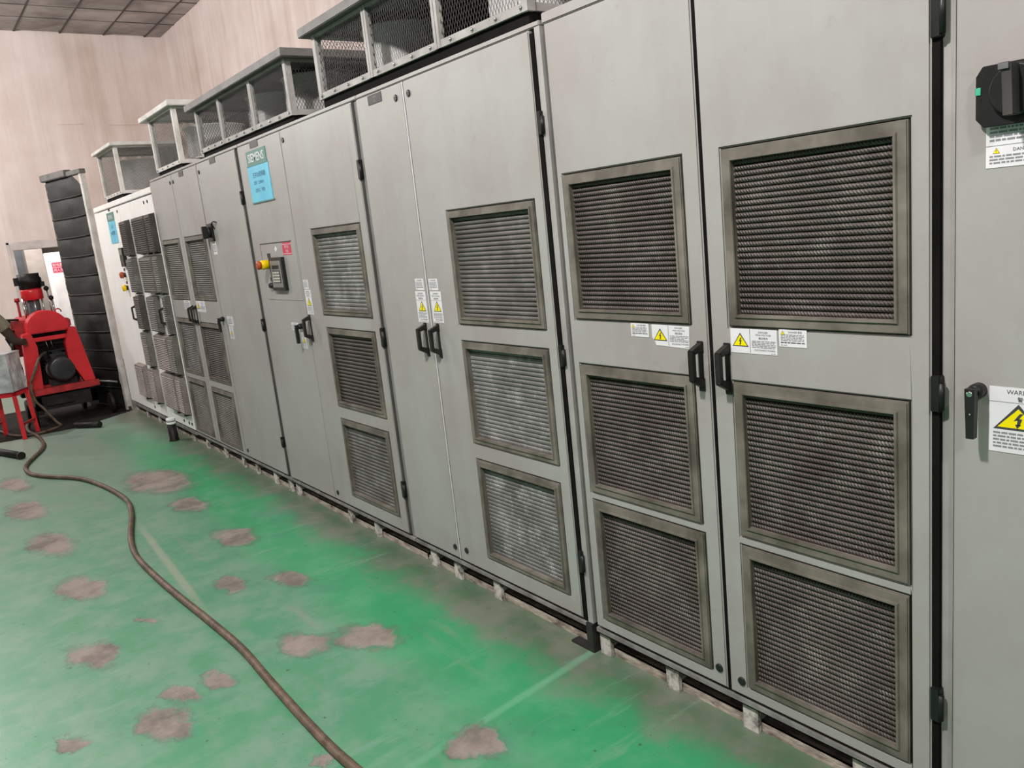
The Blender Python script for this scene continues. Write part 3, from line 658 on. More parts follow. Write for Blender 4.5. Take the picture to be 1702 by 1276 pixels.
# --- louvred cabinet E -------------------------------------------------------
E_ = thing('electrical_cabinet', 'grey cabinet with paired pull handles and silvery mesh filters under the longest cage', 'cabinet')
body(E_, -3.232, -1.998, posts=((-2.024, -1.998, .006),), foots=(-3.10, -2.90, -2.60), rail=True)
hE = [(-2.624, -2.098, *Y1_), (-2.620, -2.098, *Y2_), (-2.614, -2.105, *Y3_)]
d1 = door(E_, -3.228, -2.839); d2 = door(E_, -2.829, -2.047, hE)
for h, k in zip(hE, ('mid', 'silver', 'silver')): grille(d2, *h, k, pitch=.0165, bw=.026)
gap_shade(E_, -2.046, -2.026, ZT - .01, .003); gap_shade(E_, -2.8348, -2.8295)
mb = MB(); mb.box(-2.03, -1.998, -.002, .036, 0, .11); mb.box(-2.12, -2.03, -.002, .035, 0, .008); mb.build('end_plate', RUBBER, E_)
mb = MB(); mb.box(-2.8388, -2.8350, .0005, .034, ZB, ZT); mb.build('edge_highlight', WHITE, E_)  # white strip painting the highlight along the door edge
lock(d1, -2.891, 2.049); lock(d2, -2.792, 2.049); lock(d1, -2.866, .169, False); lock(d2, -2.776, .176, False)
nameplate(d1, -3.118, -3.003, 2.058, 2.095, [('+H05', 2.084, .010), ('1U', 2.069, .010)])
label_note(d1, -2.922, -2.856, 1.292, 1.339); label_tall(d1, -2.932, -2.853, 1.158, 1.287)
label_note(d2, -2.815, -2.749, 1.292, 1.338); label_tall(d2, -2.814, -2.735, 1.160, 1.287)
pull_handle(d1, -2.884, 1.045, 1.14); pull_handle(d2, -2.787, 1.045, 1.14)
for z0, z1 in ((1.786, 1.858), (1.04, 1.114), (.301, .382)): hinge(E_, -2.026, z0, z1)

# --- near louvred cabinet F ---------------------------------------------------
F = thing('electrical_cabinet', 'nearest double-door grey cabinet with six big brown louvre panels', 'cabinet')
body(F, -1.985, -.786, zt=2.135, posts=((-.802, -.778, .014),), foots=(-1.955, -1.645, -1.345, -1.0))
hF1 = [(-1.942, -1.470, *Z1), (-1.938, -1.470, *Z2), (-1.930, -1.465, *Z3)]
hF2 = [(-1.338, -.864, *Z1), (-1.334, -.867, *Z2), (-1.334, -.869, .157, .592)]
d1 = door(F, -1.972, -1.411, hF1); d2 = door(F, -1.399, -.819, hF2)
for h in hF1: grille(d1, *h, 'brown', True)
for h in hF2: grille(d2, *h, 'brown', True)
gap_shade(F, -.8185, -.8025, None, .003); gap_shade(F, -1.4105, -1.3995)
lock(d1, -1.437, .176, False); lock(d2, -1.357, .166, False)
label_note(d1, -1.697, -1.626, 1.160, 1.200, True, 'DANGER'); label_wide(d1, -1.614, -1.474, 1.136, 1.1995, -1.552, True)
label_wide(d2, -1.336, -1.195, 1.136, 1.2, -1.276); label_note(d2, -1.189, -1.112, 1.160, 1.203, True, 'DANGER')
pull_handle(d1, -1.439, 1.05, 1.143); pull_handle(d2, -1.349, 1.05, 1.143)
for z0, z1 in ((1.795, 1.90), (1.041, 1.12), (.301, .386)): hinge(F, -.806, z0, z1)

# --- right-hand cabinet G ------------------------------------------------------
G = thing('electrical_cabinet', 'grey cabinet at the right frame edge with black rotary isolator and swing lever', 'cabinet')
body(G, -.778, -.02, zt=2.135, foots=(-.6, -.1))
d1 = door(G, -.772, -.025)
# isolator: square plate with clipped lower corner, round collar, blade knob
cx, cz = -.655, 1.672
mb = MB(); mb.mat(0).prism([(-.727, -.006, 1.628), (-.727, -.006, 1.705), (-.715, -.006, 1.722), (-.575, -.006, 1.722), (-.575, -.006, 1.612), (-.713, -.006, 1.612)], (0, -.012, 0))
mb.mat(0).lathe((cx, -.018, cz), [(.046, 0), (.046, .010), (.042, .014)], 28, 'y')
mb.mat(3).prism([(cx - .012, -.03, cz + .044), (cx + .006, -.03, cz + .044), (cx + .010, -.03, cz - .046), (cx - .008, -.03, cz - .046)], (0, -.030, 0))
mb.mat(1).box(cx - .016, cx + .003, -.064, -.04, cz + .034, cz + .046)
mb.mat(2).box(-.7275, -.717, -.0195, -.006, 1.671, 1.686)
mb.mat(1).box(-.718, -.7165, -.0188, -.006, 1.659, 1.666)
mb.build('rotary_switch', [BLACK, STEEL, GREENTAB, SCREENK], d1, bevel=.0012)['label'] = 'black rotary isolator with a green tab'
mb = MB(); sheet(mb, -.7145, -.56, 1.536, 1.612); y = LY - .0004
fine_print(mb, -.708, -.57, 1.583, 1.612, 4, y, 3, rl); mb.mat(3).quad((-.7145, y, 1.576), (-.56, y, 1.576), (-.56, y, 1.577), (-.7145, y, 1.577))
triangle(mb, -.696, 1.562, .012, .011, y, False); add_text(mb, 'DANGER 危险', -.64, 1.567, .008, y, 1, .08); fine_print(mb, -.708, -.57, 1.542, 1.560, 3, y, 3, rl)
mb.build('notice_label', LM, d1)
lever(d1, -.722, 1.098, .093)
mb = MB(); sheet(mb, -.702, -.56, .974, 1.109); y = LY - .0004
add_text(mb, 'WARNING', -.640, 1.1, .009, y, 1, .06); add_text(mb, '警告', -.640, 1.086, .010, y, 1, .03)
mb.mat(3).quad((-.702, y, 1.078), (-.56, y, 1.078), (-.56, y, 1.079), (-.702, y, 1.079))
triangle(mb, -.648, 1.022, .092, .054, y); fine_print(mb, -.694, -.57, .982, 1.018, 5, y, 3, rl)
mb.build('warning_label', LM, d1)
for z0, z1 in ((1.8, 1.87), (.3, .38)): hinge(G, -.05, z0, z1)

for q in (A, B, Cc, D, E_, F, G): q['group'] = 'electrical cabinets in the row'

# rusty channels lying on the floor under each cabinet run
def channel(x0, x1, lab):
    mb = MB(); mb.box(x0, x1, .038, .042, 0, .034); mb.box(x0, x1, .038, .16, .030, .034); mb.box(x0, x1, .156, .16, 0, .034); mb.box(x0, x1, .042, .20, 0, .004)
    n = int((x1 - x0) / .35)
    tag(mb.build('steel_channel', RUST), lab, 'rail', 'rusty channels under the cabinets')
channel(-8.98, -6.0, 'rusty base channel on the floor under the white cabinet')
channel(-5.98, -3.2, 'rusty base channel on the floor under the sign cabinet')
channel(-3.18, -2.01, 'rusty base channel on the floor under the cabinet with silvery filters')
channel(-1.97, -.1, 'rusty base channel on the floor under the nearest louvred cabinet')

# ---------------------------------------------------------------- roof cages
def ribbon_mesh(cage, P, U, V, lu, lv, pitch, ang, wd, mt):
    """expanded metal: two crossing families of strips over the rectangle P + u*U + v*V"""
    mb = MB(); P, U, V = Vector(P), Vector(U), Vector(V); N = U.cross(V)
    tn = math.tan(math.radians(ang))
    for sgn in (1, -1):
        run = lv / tn; k0 = -run if sgn > 0 else 0; u = k0
        while u < (lu if sgn > 0 else lu + run):
            t0 = max(0, -u / run if sgn > 0 else (u - lu) / run); t1 = min(1, (lu - u) / run if sgn > 0 else u / run)
            if t1 - t0 > .02:
                a = P + U * (u + sgn * run * t0) + V * (lv * t0); b = P + U * (u + sgn * run * t1) + V * (lv * t1)
                h = U * (wd / 2); o = N * (.0008 * sgn)
                mb.quad(a - h + o, a + h + o, b + h + o, b - h + o)
            u += pitch
    stuff(mb.build('mesh_panel', mt, cage))
def cage(lab, x0, x1, z0, z1, posts, lid0, lid1, lidh, frame, drums, wire, depth=.56, base_h=.025, base_y=.012, pw=.036):
    c = thing('fan_cage', lab, 'vent cage', ((x0 + x1) / 2, .28, z0 - base_h)); c.location = (0, 0, 0); c['group'] = 'wire cages on the cabinet tops'
    mb = MB(); mb.box(x0 + .012, x1 - .012, base_y, depth, z0 - base_h, z0); mb.build('base', DARK, c)
    mb = MB(); r = .026
    mb.box(x0 + .03, x1 - .03, 0, .02, z0, z0 + r); mb.box(x0 + .03, x1 - .03, 0, .02, z1 - .012, z1 - .0005)
    for x in (x0 + .002, x1 - .022): mb.box(x, x + .02, .031, depth - .031, z0 + .0005, z0 + r); mb.box(x, x + .02, .031, depth - .031, z1 - .012, z1 - .0005)
    for x in (x0 - .001, x1 - .029): mb.box(x, x + .03, -.002, .03, z0 - .001, z1); mb.box(x, x + .03, depth - .03, depth, z0 - .001, z1)
    for x in posts: mb.box(x - pw / 2, x - .0025, -.002, .022, z0, z1 - .001); mb.box(x + .0025, x + pw / 2, -.002, .022, z0, z1 - .001); mb.box(x - .0025, x + .0025, .004, .022, z0, z1 - .001)
    mb.build('frame', frame, c)
    mb = MB(); n = int((x1 - x0) / .13)
    for k in range(n + 1):
        x = x0 + .03 + (x1 - x0 - .06) * k / max(1, n); mb.lathe((x, -.002, z0 + .013), [(.006, 0), (.006, .004), (.003, .006)], 6, 'y')
    stuff(mb.build('bolts', STEEL, c))
    mb = MB(); mb.box(lid0, lid1, -.035, depth + .03, z1 + .001, lidh)
    mb.build('lid', LIDM if frame is CAGEG else frame, c, bevel=.003)
    mb = MB(); mb.box(x0 + .02, x1 - .02, depth - .012, depth - .006, z0, z1); mb.box(x0 + .02, x1 - .02, .03, depth - .01, z0 + .001, z0 + .004); mb.build('back_panel', INNER, c)
    xs = [x0 + .03] + list(posts) + [x1 - .03]
    for a, b in zip(xs, xs[1:]): ribbon_mesh(c, (a, .012, z0 + .024), (1, 0, 0), (0, 0, 1), b - a, z1 - z0 - .036, .0165 if wire is WIRE else .011, 66, .0026, wire)
    for x in (x0 + .01, x1 - .01): ribbon_mesh(c, (x, .03, z0 + .024), (0, 1, 0), (0, 0, 1), depth - .06, z1 - z0 - .036, .0165 if wire is WIRE else .011, 60, .0026, wire)
    for (dx, dy, rr, h) in drums:
        mb = MB(); zz = z0 + .03
        mb.lathe((dx, dy, zz), [(rr * 1.18, 0), (rr * 1.18, .008), (rr, .014), (rr, h - .014), (rr * 1.08, h - .006), (rr * 1.08, h), (rr * .9, h), (rr * .85, h - .05), (.05, h - .05)], 28)
        mb.build('fan_drum', DRUM, c)
    return c
cage('small pale wire cage on top of the white far cabinet', -8.38, -7.69, 2.105, 2.50, (), -8.44, -7.63, 2.53, CAGEW, [(-8.02, .29, .2, .27)], WIREB, base_h=.03)
cage('tall pale wire cage standing above the two narrow louvred leaves', -6.48, -5.85, 2.145, 2.515, (), -6.60, -5.80, 2.552, CAGEW, [(-5.98, .31, .2, .22)], WIREB)
cage('grey three-bay wire cage above the cabinet with the blue sign', -5.384, -3.90, 2.148, 2.41, (-4.93, -4.41), -5.47, -3.85, 2.45, CAGEG, [(-4.72, .27, .16, .20), (-4.22, .30, .17, .21)], WIRE)
cage('long grey wire cage nearest the camera, cut off by the top edge', -3.566, -2.037, 2.158, 2.435, (-3.065, -2.555), -3.635, -1.97, 2.475, CAGEG, [(-3.24, .28, .17, .21), (-2.32, .28, .17, .21)], WIRE, base_h=.035)

# ---------------------------------------------------------------- quilted screen at the end of the row
scr = thing('quilted_screen', 'tall steel-framed screen of black quilted bands beside the white cabinet', 'screen')
P1 = Vector((-9.115, -.015, 0)); P2 = Vector((-9.93, -.235, 0)); U = (P2 - P1).normalized(); Lw = (P2 - P1).length
Nn = Vector((U.y, -U.x, 0)); Nn = Nn if Nn.y < 0 else -Nn
SM = Matrix((U, -Nn, Vector((0, 0, 1)))).transposed().to_4x4(); SM.translation = P1
zt = 2.43
mb = MB(); mb.box(0, .05, -.02, .03, 0, zt, SM); mb.build('upright', CAGEW, scr, bevel=.004)
mb = MB(); mb.box(Lw - .04, Lw, -.01, .03, 0, zt - .02, SM); mb.build('upright', LIDM, scr, bevel=.004)
mb = MB(); mb.box(-.005, Lw + .03, -.025, .035, zt, zt + .045, SM); mb.build('top_rail', LIDM, scr, bevel=.004)
mb = MB(); mb.box(.30, Lw + .03, -.04, .04, zt - .0, zt + .07, SM); mb.build('roller_box', LIDM, scr, bevel=.008)
mb = MB(); mb.box(0, Lw, -.015, .02, .0, .04, SM); mb.build('bottom_rail', OIL, scr)
nb = 12; zb0 = .04; hb = (zt - zb0) / nb; rq = random.Random(4)
for k in range(nb):
    mb = MB(); za, zc = zb0 + hb * k, zb0 + hb * (k + 1); n1, n2 = 10, 6; rows = []
    x_in = .055 if k < nb - 1 else .055
    for j in range(n2 + 1):
        row = []
        for i in range(n1 + 1):
            u = x_in + (Lw - .02 - x_in) * i / n1; v = j / n2
            if k == nb - 1 and i == 0: u += .16 * v ** 3
            if k == nb - 1 and i == 1: u += .10 * v ** 3
            bul = -.010 * math.sin(PI * v) ** .5 - .007 * math.sin(u * 9 + k) * math.sin(PI * v) + rq.uniform(-.003, .003)
            sag = .02 * (v < .01) * math.sin(PI * i / n1)
            row.append(mb.bm.verts.new(SM @ Vector((u, bul - .004, za + (zc - za) * v - sag))))
        rows.append(row)
    for a, b in zip(rows, rows[1:]):
        for i in range(n1): mb.face([a[i], a[i + 1], b[i + 1], b[i]], True)
    mb.build('quilted_band', QUILT, scr)
    mb = MB(); mb.tube([SM @ Vector((.055 + (Lw - .08) * i / 6, -.012, za - .004 * math.sin(PI * i / 6))) for i in range(7)], .010, 6); mb.build('seam_rod', OIL, scr)

# ---------------------------------------------------------------- red drilling machine
R_ = thing('drilling_machine', 'red hydraulic drilling rig with a black motor standing in front of the doorway', 'machine')
FX = -9.12
mb = MB(); mb.box(FX - .80, FX, -.87, -.262, .335, .38); mb.box(FX - .80, FX - .76, -.87, -.262, .25, .34); mb.box(FX - .02, FX + .005, -.87, -.245, .32, .385); mb.build('deck', REDOLD, R_, bevel=.004)
mb = MB(); mb.box(FX - .78, FX - .05, -.84, -.78, .12, .335); mb.box(FX - .78, FX - .05, -.34, -.28, .12, .335); mb.box(FX - .12, FX - .05, -.84, -.28, .16, .30); mb.box(FX - .78, FX - .73, -.84, -.28, .12, .30); mb.box(FX - .07, FX - .02, -.75, -.5, .20, .26); mb.build('undercarriage', OIL, R_, bevel=.004)
for x, y in ((FX - .12, -.86), (FX - .7, -.86), (FX - .05, -.165), (FX - .7, -.33)):
        mb = MB(); mb.lathe((x, y, .105), [(.03, -.018), (.09, -.018), (.105, -.012), (.105, .012), (.09, .018), (.03, .018)], 20, 'y'); mb.build('wheel', OIL, R_)
mb = MB(); mb.tube([(FX - .02, -.25, .36), (FX + .0, -.16, .342), (FX + .02, -.085, .32)], .010); mb.build('tow_bar', STEEL, R_)
# raked side plates and cross bar
def yz(pts, x, th): return [(x, a, b) for a, b in pts], (th, 0, 0)
mb = MB(); q, o = yz([(-.83, .93), (-.755, .945), (-.72, .80), (-.745, .40), (-.745, .38), (-.87, .38)], FX - .16, .14); mb.prism(q, o); mb.build('side_plate', RED, R_, bevel=.006)
mb = MB(); q, o = yz([(-.42, .945), (-.355, .945), (-.27, .38), (-.37, .38), (-.475, .64), (-.475, .80)], FX - .16, .14); mb.prism(q, o); mb.build('side_plate', RED, R_, bevel=.006)
mb = MB(); mb.box(FX - .12, FX - .06, -.76, -.44, .845, .885); mb.build('cross_bar', RED, R_, bevel=.005)
mb = MB(); c_, rr = (-.592), .185
arc = [(c_ + rr * math.cos(a), .955 + rr * math.sin(a)) for a in [PI * i / 22 for i in range(23)]]
q, o = yz([(c_ + rr, .925)] + arc + [(c_ - rr, .925)], FX - .30, .26); mb.prism(q, o); mb.build('belt_guard', RED, R_, bevel=.012)
mb = MB(); mb.tube([(FX - .1, -.47 + .03 * math.cos(a), 1.105 + .035 * math.sin(a)) for a in [PI * i / 8 for i in range(9)]], .006); mb.build('lifting_eye', REDOLD, R_)
# motor
mb = MB(); my, mz = -.545, .545
mb.lathe((FX - .5, my, mz), [(.05, 0), (.12, .0), (.125, .03), (.118, .04), (.118, .33), (.136, .34), (.136, .38), (.128, .455), (.112, .475), (.10, .478), (.03, .478)], 36, 'x')
for k in range(28):
    a = 2 * PI * k / 28; d_ = Vector((0, math.cos(a), math.sin(a)))
    M_ = Matrix((Vector((1, 0, 0)), d_, Vector((0, -math.sin(a), math.cos(a))))).transposed().to_4x4(); M_.translation = (FX - .46, my, mz)
    mb.box(0, .29, .115, .137, -.003, .003, M_)
mb.build('motor', MOTOR, R_)
mb = MB(); mb.box(FX - .3, FX - .12, my - .075, my + .065, mz + .12, mz + .155); mb.box(FX - .28, FX - .14, my - .05, my + .04, mz + .155, mz + .185); mb.box(FX - .3, FX - .1, my - .085, my + .075, mz + .183, mz + .19); mb.build('terminal_box', MOTOR, R_, bevel=.004)
mb = MB(); mb.box(FX - .45, FX - .1, my - .12, my + .12, .38, .44); mb.build('motor_foot', OIL, R_)
# gearbox behind and spindle tower on the left
mb = MB(); mb.box(FX - .75, FX - .34, -.80, -.34, .93, 1.02); mb.box(FX - .7, FX - .3, -.88, -.74, .70, 1.06); mb.lathe((FX - .5, -.66, 1.0), [(.17, 0), (.17, .07), (.14, .09)], 24); mb.build('gearbox', REDOLD, R_, bevel=.012)
mb = MB(); mb.box(FX - .75, FX - .36, -.79, -.35, .38, .93); mb.build('gearbox_base', OIL, R_, bevel=.01)
sx, sy = FX - .42, -.625
mb = MB(); mb.lathe((sx, sy, 1.245), [(.085, 0), (.10, .01), (.10, .09), (.095, .115)], 24); mb.build('chuck', RED, R_)
mb = MB(); mb.lathe((sx, sy, 1.36), [(.10, 0), (.10, .05), (.112, .06), (.112, .10), (.10, .115), (.10, .15), (.06, .152)], 24); mb.box(sx - .02, sx + .03, sy - .135, sy - .06, 1.40, 1.48); mb.box(sx - .02, sx + .03, sy + .07, sy + .13, 1.37, 1.42); mb.build('chuck_head', OIL, R_)
mb = MB(); mb.cyl((sx, sy, 1.03), (sx, sy, 1.25), .055, n=18); mb.build('spindle', DKFRAME, R_)
for a, b in ((.07, -.10), (.07, .0), (.04, .075), (-.06, -.07)):
    mb = MB(); mb.cyl((sx + a, sy + b, 1.03), (sx + a, sy + b, 1.27), .009, n=10); mb.build('guide_rod', CHROME, R_)
mb = MB(); mb.cyl((sx - .02, sy - .14, 1.04), (sx - .02, sy - .14, 1.25), .012, n=10); mb.cyl((sx - .02, sy - .14, 1.24), (sx - .02, sy - .14, 1.28), .024, n=12); mb.build('guide_post', REDOLD, R_)
for dy, h in ((.15, 1.33), (.175, 1.23)):
    mb = MB(); mb.mat(0).cyl((sx, sy + dy, 1.04), (sx, sy + dy - .012, h), .008, n=8); mb.mat(1).lathe((sx, sy + dy - .012, h - .01), [(.008, 0), (.024, .015), (.024, .035), (.008, .05)], 14); mb.build('lever', [CHROME, OIL], R_)
mb = MB(); mb.tube([(FX - .3, -.88, 1.07), (FX - .3, -.93, .99), (FX - .28, -.94, .9), (FX - .25, -.90, .78), (FX - .2, -.88, .6), (FX - .2, -.88, .4)], .014); mb.tube([(FX - .28, -.97, .965), (FX - .28, -.86, .965)], .011); mb.tube([(FX - .3, -.96, 1.09), (FX - .3, -.80, 1.07)], .011); mb.build('feed_linkage', OIL, R_)
mb = MB(); mb.box(FX - .35, FX - .2, -.935, -.875, .30, .74); mb.cyl((FX - .25, -.905, .7), (FX - .25, -.905, .86), .02, n=10); mb.build('oil_tank', OIL, R_, bevel=.006)
for yy in (-.63, -.585):
    mb = MB(); mb.tube([(FX - .28, yy, .96), (FX - .2, yy + .01, .84), (FX - .2, yy + .02, .72)], .008); mb.build('oil_pipe', CHROME, R_)

mb = MB()
mb.prism([(-8.72, -.55, .0005), (-9.06, -.03, .0005), (-10.4, -.03, .0005), (-10.6, -1.9, .0005), (-8.86, -1.9, .0005), (-8.78, -1.1, .0005)], (0, 0, .006))
tag(mb.build('floor_mat', OILMAT), 'black oil-soaked mat on the floor under the red machine', 'mat')

# ---------------------------------------------------------------- stool, box, person
S = thing('metal_stool', 'red angle-iron stool at the left edge carrying a dented metal box', 'stool')
SXc, SYc, ang = -8.90, -1.09, math.radians(-29)
SR = Matrix.Translation((SXc, SYc, 0)) @ Matrix.Rotation(ang, 4, 'Z')
mb = MB(); h2 = .145
for a in (-h2, h2 - .03): mb.box(a, a + .03, -h2, h2, .41, .45, SR); mb.box(-h2, h2, a, a + .03, .41, .45, SR)
mb.box(-h2, h2, -h2, h2, .44, .45, SR); mb.build('seat', RED, S)
for a in (-1, 1):
    for b in (-1, 1):
        mb = MB(); x, y = a * (h2 - .015), b * (h2 - .015)
        p0 = SR @ Vector((x, y, .42)); p1 = SR @ Vector((x * 1.12, y * 1.12, 0))
        mb.prism([p0 + Vector(v) for v in ((-.018, -.018, 0), (.018, -.018, 0), (.018, .018, 0), (-.018, .018, 0))], p1 - p0); mb.build('leg', RED, S)
mb = MB()
for a in (-1, 1): mb.box(-h2, h2, a * (h2 + .004) - .008, a * (h2 + .004) + .008, .13, .15, SR)
mb.build('stretcher', REDOLD, S)
bx = thing('metal_box', 'dented silvery sheet-metal box standing on the red stool', 'box')
mb = MB(); mb.box(-.138, .138, -.138, .138, .452, .80, SR)
bmesh.ops.subdivide_edges(mb.bm, edges=mb.bm.edges, cuts=5, use_grid_fill=True)
rb = random.Random(9)
for v in mb.bm.verts: v.co += Vector((rb.uniform(-.005, .005), rb.uniform(-.005, .005), rb.uniform(-.003, 0) if v.co.z > .5 else 0))
mb.build('box_body', FOIL, bx)
mb = MB(); mb.box(-.143, .143, -.143, .143, .80, .815, SR); mb.build('box_lid', FOIL, bx, bevel=.004)

pr = thing('person', 'person in a khaki shirt at the left edge reaching an arm to the machine', 'person')
# skeleton: joint -> (position, radius)
J = {'pelvis': ((-9.220, -1.520, .93), .135), 'waist': ((-9.220, -1.520, 1.08), .125), 'chest': ((-9.200, -1.490, 1.27), .15), 'collar': ((-9.190, -1.470, 1.41), .09), 'neck': ((-9.180, -1.450, 1.48), .055), 'head0': ((-9.17, -1.42, 1.545), .092), 'head1': ((-9.165, -1.41, 1.635), .112), 'crown': ((-9.17, -1.41, 1.71), .085),
     'ls': ((-9.170, -1.270, 1.40), .07), 'le': ((-9.230, -1.080, 1.09), .05), 'lw': ((-9.250, -1.005, .90), .034), 'lh': ((-9.250, -0.980, .87), .03),
     'rs': ((-9.210, -1.660, 1.38), .065), 're': ((-9.200, -1.740, 1.12), .045), 'rw': ((-9.150, -1.720, .88), .032), 'rh': ((-9.140, -1.710, .84), .03),
     'lhip': ((-9.220, -1.420, .88), .10), 'lk': ((-9.190, -1.420, .49), .065), 'la': ((-9.250, -1.420, .09), .042), 'lf': ((-9.120, -1.410, .045), .04),
     'rhip': ((-9.220, -1.620, .88), .10), 'rk': ((-9.190, -1.630, .49), .065), 'ra': ((-9.250, -1.630, .09), .042), 'rf': ((-9.120, -1.630, .045), .04)}
# the arm that shows: elbow hangs at the frame edge, forearm reaches right to the machine
J['le'] = ((-9.02, -.975, 1.03), .054); J['lw'] = ((-9.03, -.905, .885), .038); J['lh'] = ((-9.06, -.865, .872), .034); J['ls'] = ((-9.11, -1.225, 1.38), .07)
BN = [('pelvis', 'waist'), ('waist', 'chest'), ('chest', 'collar'), ('collar', 'neck'), ('neck', 'head0'), ('head0', 'head1'), ('head1', 'crown'), ('collar', 'ls'), ('ls', 'le'), ('le', 'lw'), ('lw', 'lh'), ('collar', 'rs'), ('rs', 're'), ('re', 'rw'), ('rw', 'rh'), ('pelvis', 'lhip'), ('lhip', 'lk'), ('lk', 'la'), ('la', 'lf'), ('pelvis', 'rhip'), ('rhip', 'rk'), ('rk', 'ra'), ('ra', 'rf')]
def skin(name, joints, bones, mats, parent, root, levels=2):
    names = list(joints); me = bpy.data.meshes.new(name)
    me.from_pydata([joints[n][0] for n in names], [(names.index(a), names.index(b)) for a, b in bones], [])
    o = bpy.data.objects.new(name, me); COL.objects.link(o)
    bm = bmesh.new(); bm.from_mesh(me); lay = bm.verts.layers.skin.verify(); bm.verts.ensure_lookup_table()
    for i, n in enumerate(names):
        bm.verts[i][lay].radius = (joints[n][1],) * 2; bm.verts[i][lay].use_root = (n == root)
    bm.to_mesh(me); bm.free()
    sm = o.modifiers.new('s', 'SKIN'); sm.use_smooth_shade = True; sb = o.modifiers.new('u', 'SUBSURF'); sb.levels = sb.render_levels = levels
    bpy.context.view_layer.update()
    me2 = bpy.data.meshes.new_from_object(o.evaluated_get(bpy.context.evaluated_depsgraph_get())); bpy.data.objects.remove(o)
    me2.name = name
    for mt in (mats if isinstance(mats, list) else [mats]): me2.materials.append(mt)
    r = bpy.data.objects.new(name, me2); COL.objects.link(r); r.parent = parent
    for f in me2.polygons: f.use_smooth = True
    return r
# fingers and thumb closing round the feed linkage
hx, hy, hz = J['lh'][0]
for k in range(4):
    zz = hz + .024 - .016 * k; ln = (1, 1.12, 1.05, .85)[k]
    J['f%da' % k] = ((hx - .012, hy + .03, zz), .0095); J['f%db' % k] = ((hx - .030 * ln, hy + .058, zz - .004), .0088); J['f%dc' % k] = ((hx - .055 * ln, hy + .050, zz - .008), .008)
    BN += [('lh', 'f%da' % k), ('f%da' % k, 'f%db' % k), ('f%db' % k, 'f%dc' % k)]
J['t0'] = ((hx + .022, hy + .012, hz + .022), .0105); J['t1'] = ((hx + .012, hy + .042, hz + .036), .009); BN += [('lh', 't0'), ('t0', 't1')]
bd = skin('body', J, BN, [SKIN], pr, 'pelvis')
def garment(name, js, bones, grow, mt, root):
    skin(name, {k: (J[k][0], J[k][1] + grow) for k in js}, bones, mt, pr, root)
elb = Vector(J['le'][0]); she = elb + (Vector(J['lw'][0]) - elb) * .12
J['lcuff'] = (tuple(she), .054); J['rcuff'] = ((-9.19, -1.735, 1.08), .046)
garment('shirt', ['pelvis', 'waist', 'chest', 'collar', 'ls', 'le', 'lcuff', 'rs', 're', 'rcuff'], [('pelvis', 'waist'), ('waist', 'chest'), ('chest', 'collar'), ('collar', 'ls'), ('ls', 'le'), ('le', 'lcuff'), ('collar', 'rs'), ('rs', 're'), ('re', 'rcuff')], .026, SHIRT, 'waist')
garment('trousers', ['pelvis', 'lhip', 'lk', 'la', 'rhip', 'rk', 'ra'], [('pelvis', 'lhip'), ('lhip', 'lk'), ('lk', 'la'), ('pelvis', 'rhip'), ('rhip', 'rk'), ('rk', 'ra')], .016, OIL, 'pelvis')
J['nape'] = ((-9.215, -1.41, 1.63), .080); J['poll'] = ((-9.185, -1.41, 1.715), .088)
garment('hair', ['nape', 'poll'], [('nape', 'poll')], .012, OIL, 'nape')
mb = MB(); hd = Vector((-9.075, -1.41, 1.60))
mb.mat(0).lathe(hd, [(.016, -.02), (.013, 0), (.004, .014)], 10, 'x')
mb.mat(1).box(hd.x - .012, hd.x - .001, hd.y - .026, hd.y + .026, hd.z - .052, hd.z - .045)
for s_ in (-1, 1):
    mb.mat(1).lathe((hd.x - .012, hd.y + s_ * .034, hd.z + .034), [(.009, -.004), (.005, .005)], 8, 'x')
    mb.mat(0).lathe((hd.x - .09, hd.y + s_ * .088, hd.z + .01), [(.012, -.02), (.026, 0), (.018, .02)], 10)
mb.build('face', [SKIN, OIL], pr)
for y in (-1.415, -1.63):
    mb = MB(); mb.box(-9.30, -9.06, y - .045, y + .045, 0, .03); mb.prism([(-9.30, y - .042, .03), (-9.08, y - .042, .03), (-9.101, y - .042, .06), (-9.2, y - .042, .10), (-9.30, y - .042, .10)], (0, .084, 0)); mb.build('shoe', OIL, pr, bevel=.01)

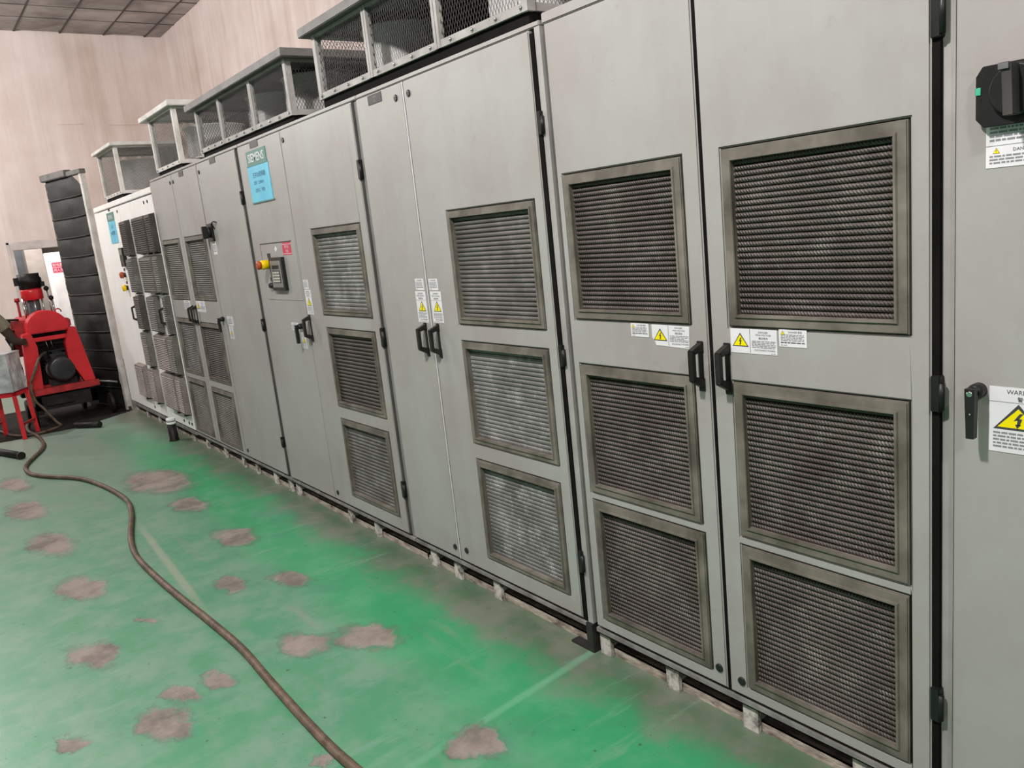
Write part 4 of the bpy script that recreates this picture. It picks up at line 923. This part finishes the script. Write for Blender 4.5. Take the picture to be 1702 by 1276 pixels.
# ---------------------------------------------------------------- things on the floor
def smooth(pts, n=6):
    out = []; P = [Vector(p) for p in pts]; P = [P[0]] + P + [P[-1]]
    for i in range(1, len(P) - 2):
        a, b, c, d = P[i - 1:i + 3]
        for k in range(n):
            t_ = k / n; out.append(.5 * ((2 * b) + (c - a) * t_ + (2 * a - 5 * b + 4 * c - d) * t_ ** 2 + (3 * b - a - 3 * c + d) * t_ ** 3))
    return out + [P[-2]]
hz = .017
hs = [(-9.55, -.90, .025), (-9.25, -.95, .02), (-8.95, -.965, hz), (-8.65, -.935, hz), (-8.235, -.938, hz), (-7.95, -.985, hz), (-7.658, -1.088, hz), (-7.367, -1.177, hz), (-7.079, -1.177, hz), (-6.827, -1.087, hz), (-6.531, -.93, hz), (-6.136, -.841, hz), (-5.632, -.797, hz), (-5.29, -.834, hz), (-4.929, -.916, hz), (-4.708, -.961, hz), (-4.433, -.991, hz), (-4.062, -.985, hz), (-3.714, -.966, hz), (-3.387, -.943, hz), (-3.027, -.924, hz), (-2.69, -.931, hz), (-2.41, -.935, hz), (-2.181, -.934, hz), (-2.033, -.926, hz), (-1.6, -.90, hz), (-.9, -.95, hz)]
mb = MB(); mb.tube(smooth(hs), .0155, 10); tag(mb.build('rubber_hose', HOSE), 'long brown rubber hose winding across the green floor', 'hose')
mc = [(FX - .2, -.635, .72), (FX - .02, -.72, .70), (FX + .06, -.78, .614), (FX + .08, -.859, .45), (FX + .08, -.852, .30), (FX + .10, -.795, .2), (-9.0, -.72, .06), (-8.97, -.69, .016), (-8.86, -.76, .016), (-8.78, -.90, .016), (-8.81, -1.03, .016), (-9.0, -1.12, .016), (-9.3, -1.17, .016), (-9.6, -1.25, .016)]
mb = MB(); mb.tube(smooth(mc), .013, 8); tag(mb.build('power_cable', HOSE), 'brown power cable drooping from the black motor to the floor', 'cable')
def pipe(p0, p1, r, lab, mt):
    p0, p1 = Vector(p0), Vector(p1); mb = MB(); d_ = (p1 - p0).normalized()
    mb.cyl(p0, p1, r, n=14); mb.cyl(p1 - d_ * .02, p1 + d_ * .004, r * 1.08, n=14); tag(mb.build('iron_pipe', mt), lab, 'pipe')
pipe((-8.45, -1.37, .03), (-7.79, -1.155, .03), .03, 'dark iron pipe end lying at the left frame edge', OIL)
pipe((-8.70, -.60, .033), (-8.47, -.425, .033), .028, 'short black iron pipe lying beside the red machine', OIL)
bo = thing('marker_post', 'small black post with two white bands by the white cabinet foot', 'post', (-7.13, -.09, 0))
mb = MB(); mb.lathe((0, 0, 0), [(.042, 0), (.040, .01), (.036, .02), (.036, .148)], 18); mb.build('stem', OIL, bo)
mb = MB(); mb.lathe((0, 0, .146), [(.038, 0), (.038, .020)], 18); mb.lathe((0, 0, .172), [(.038, 0), (.038, .022), (.034, .027)], 18); mb.build('white_band', WHITEPANEL, bo)
mb = MB(); mb.cyl((0, 0, .16), (0, 0, .175), .035, n=16); mb.build('groove', OIL, bo)
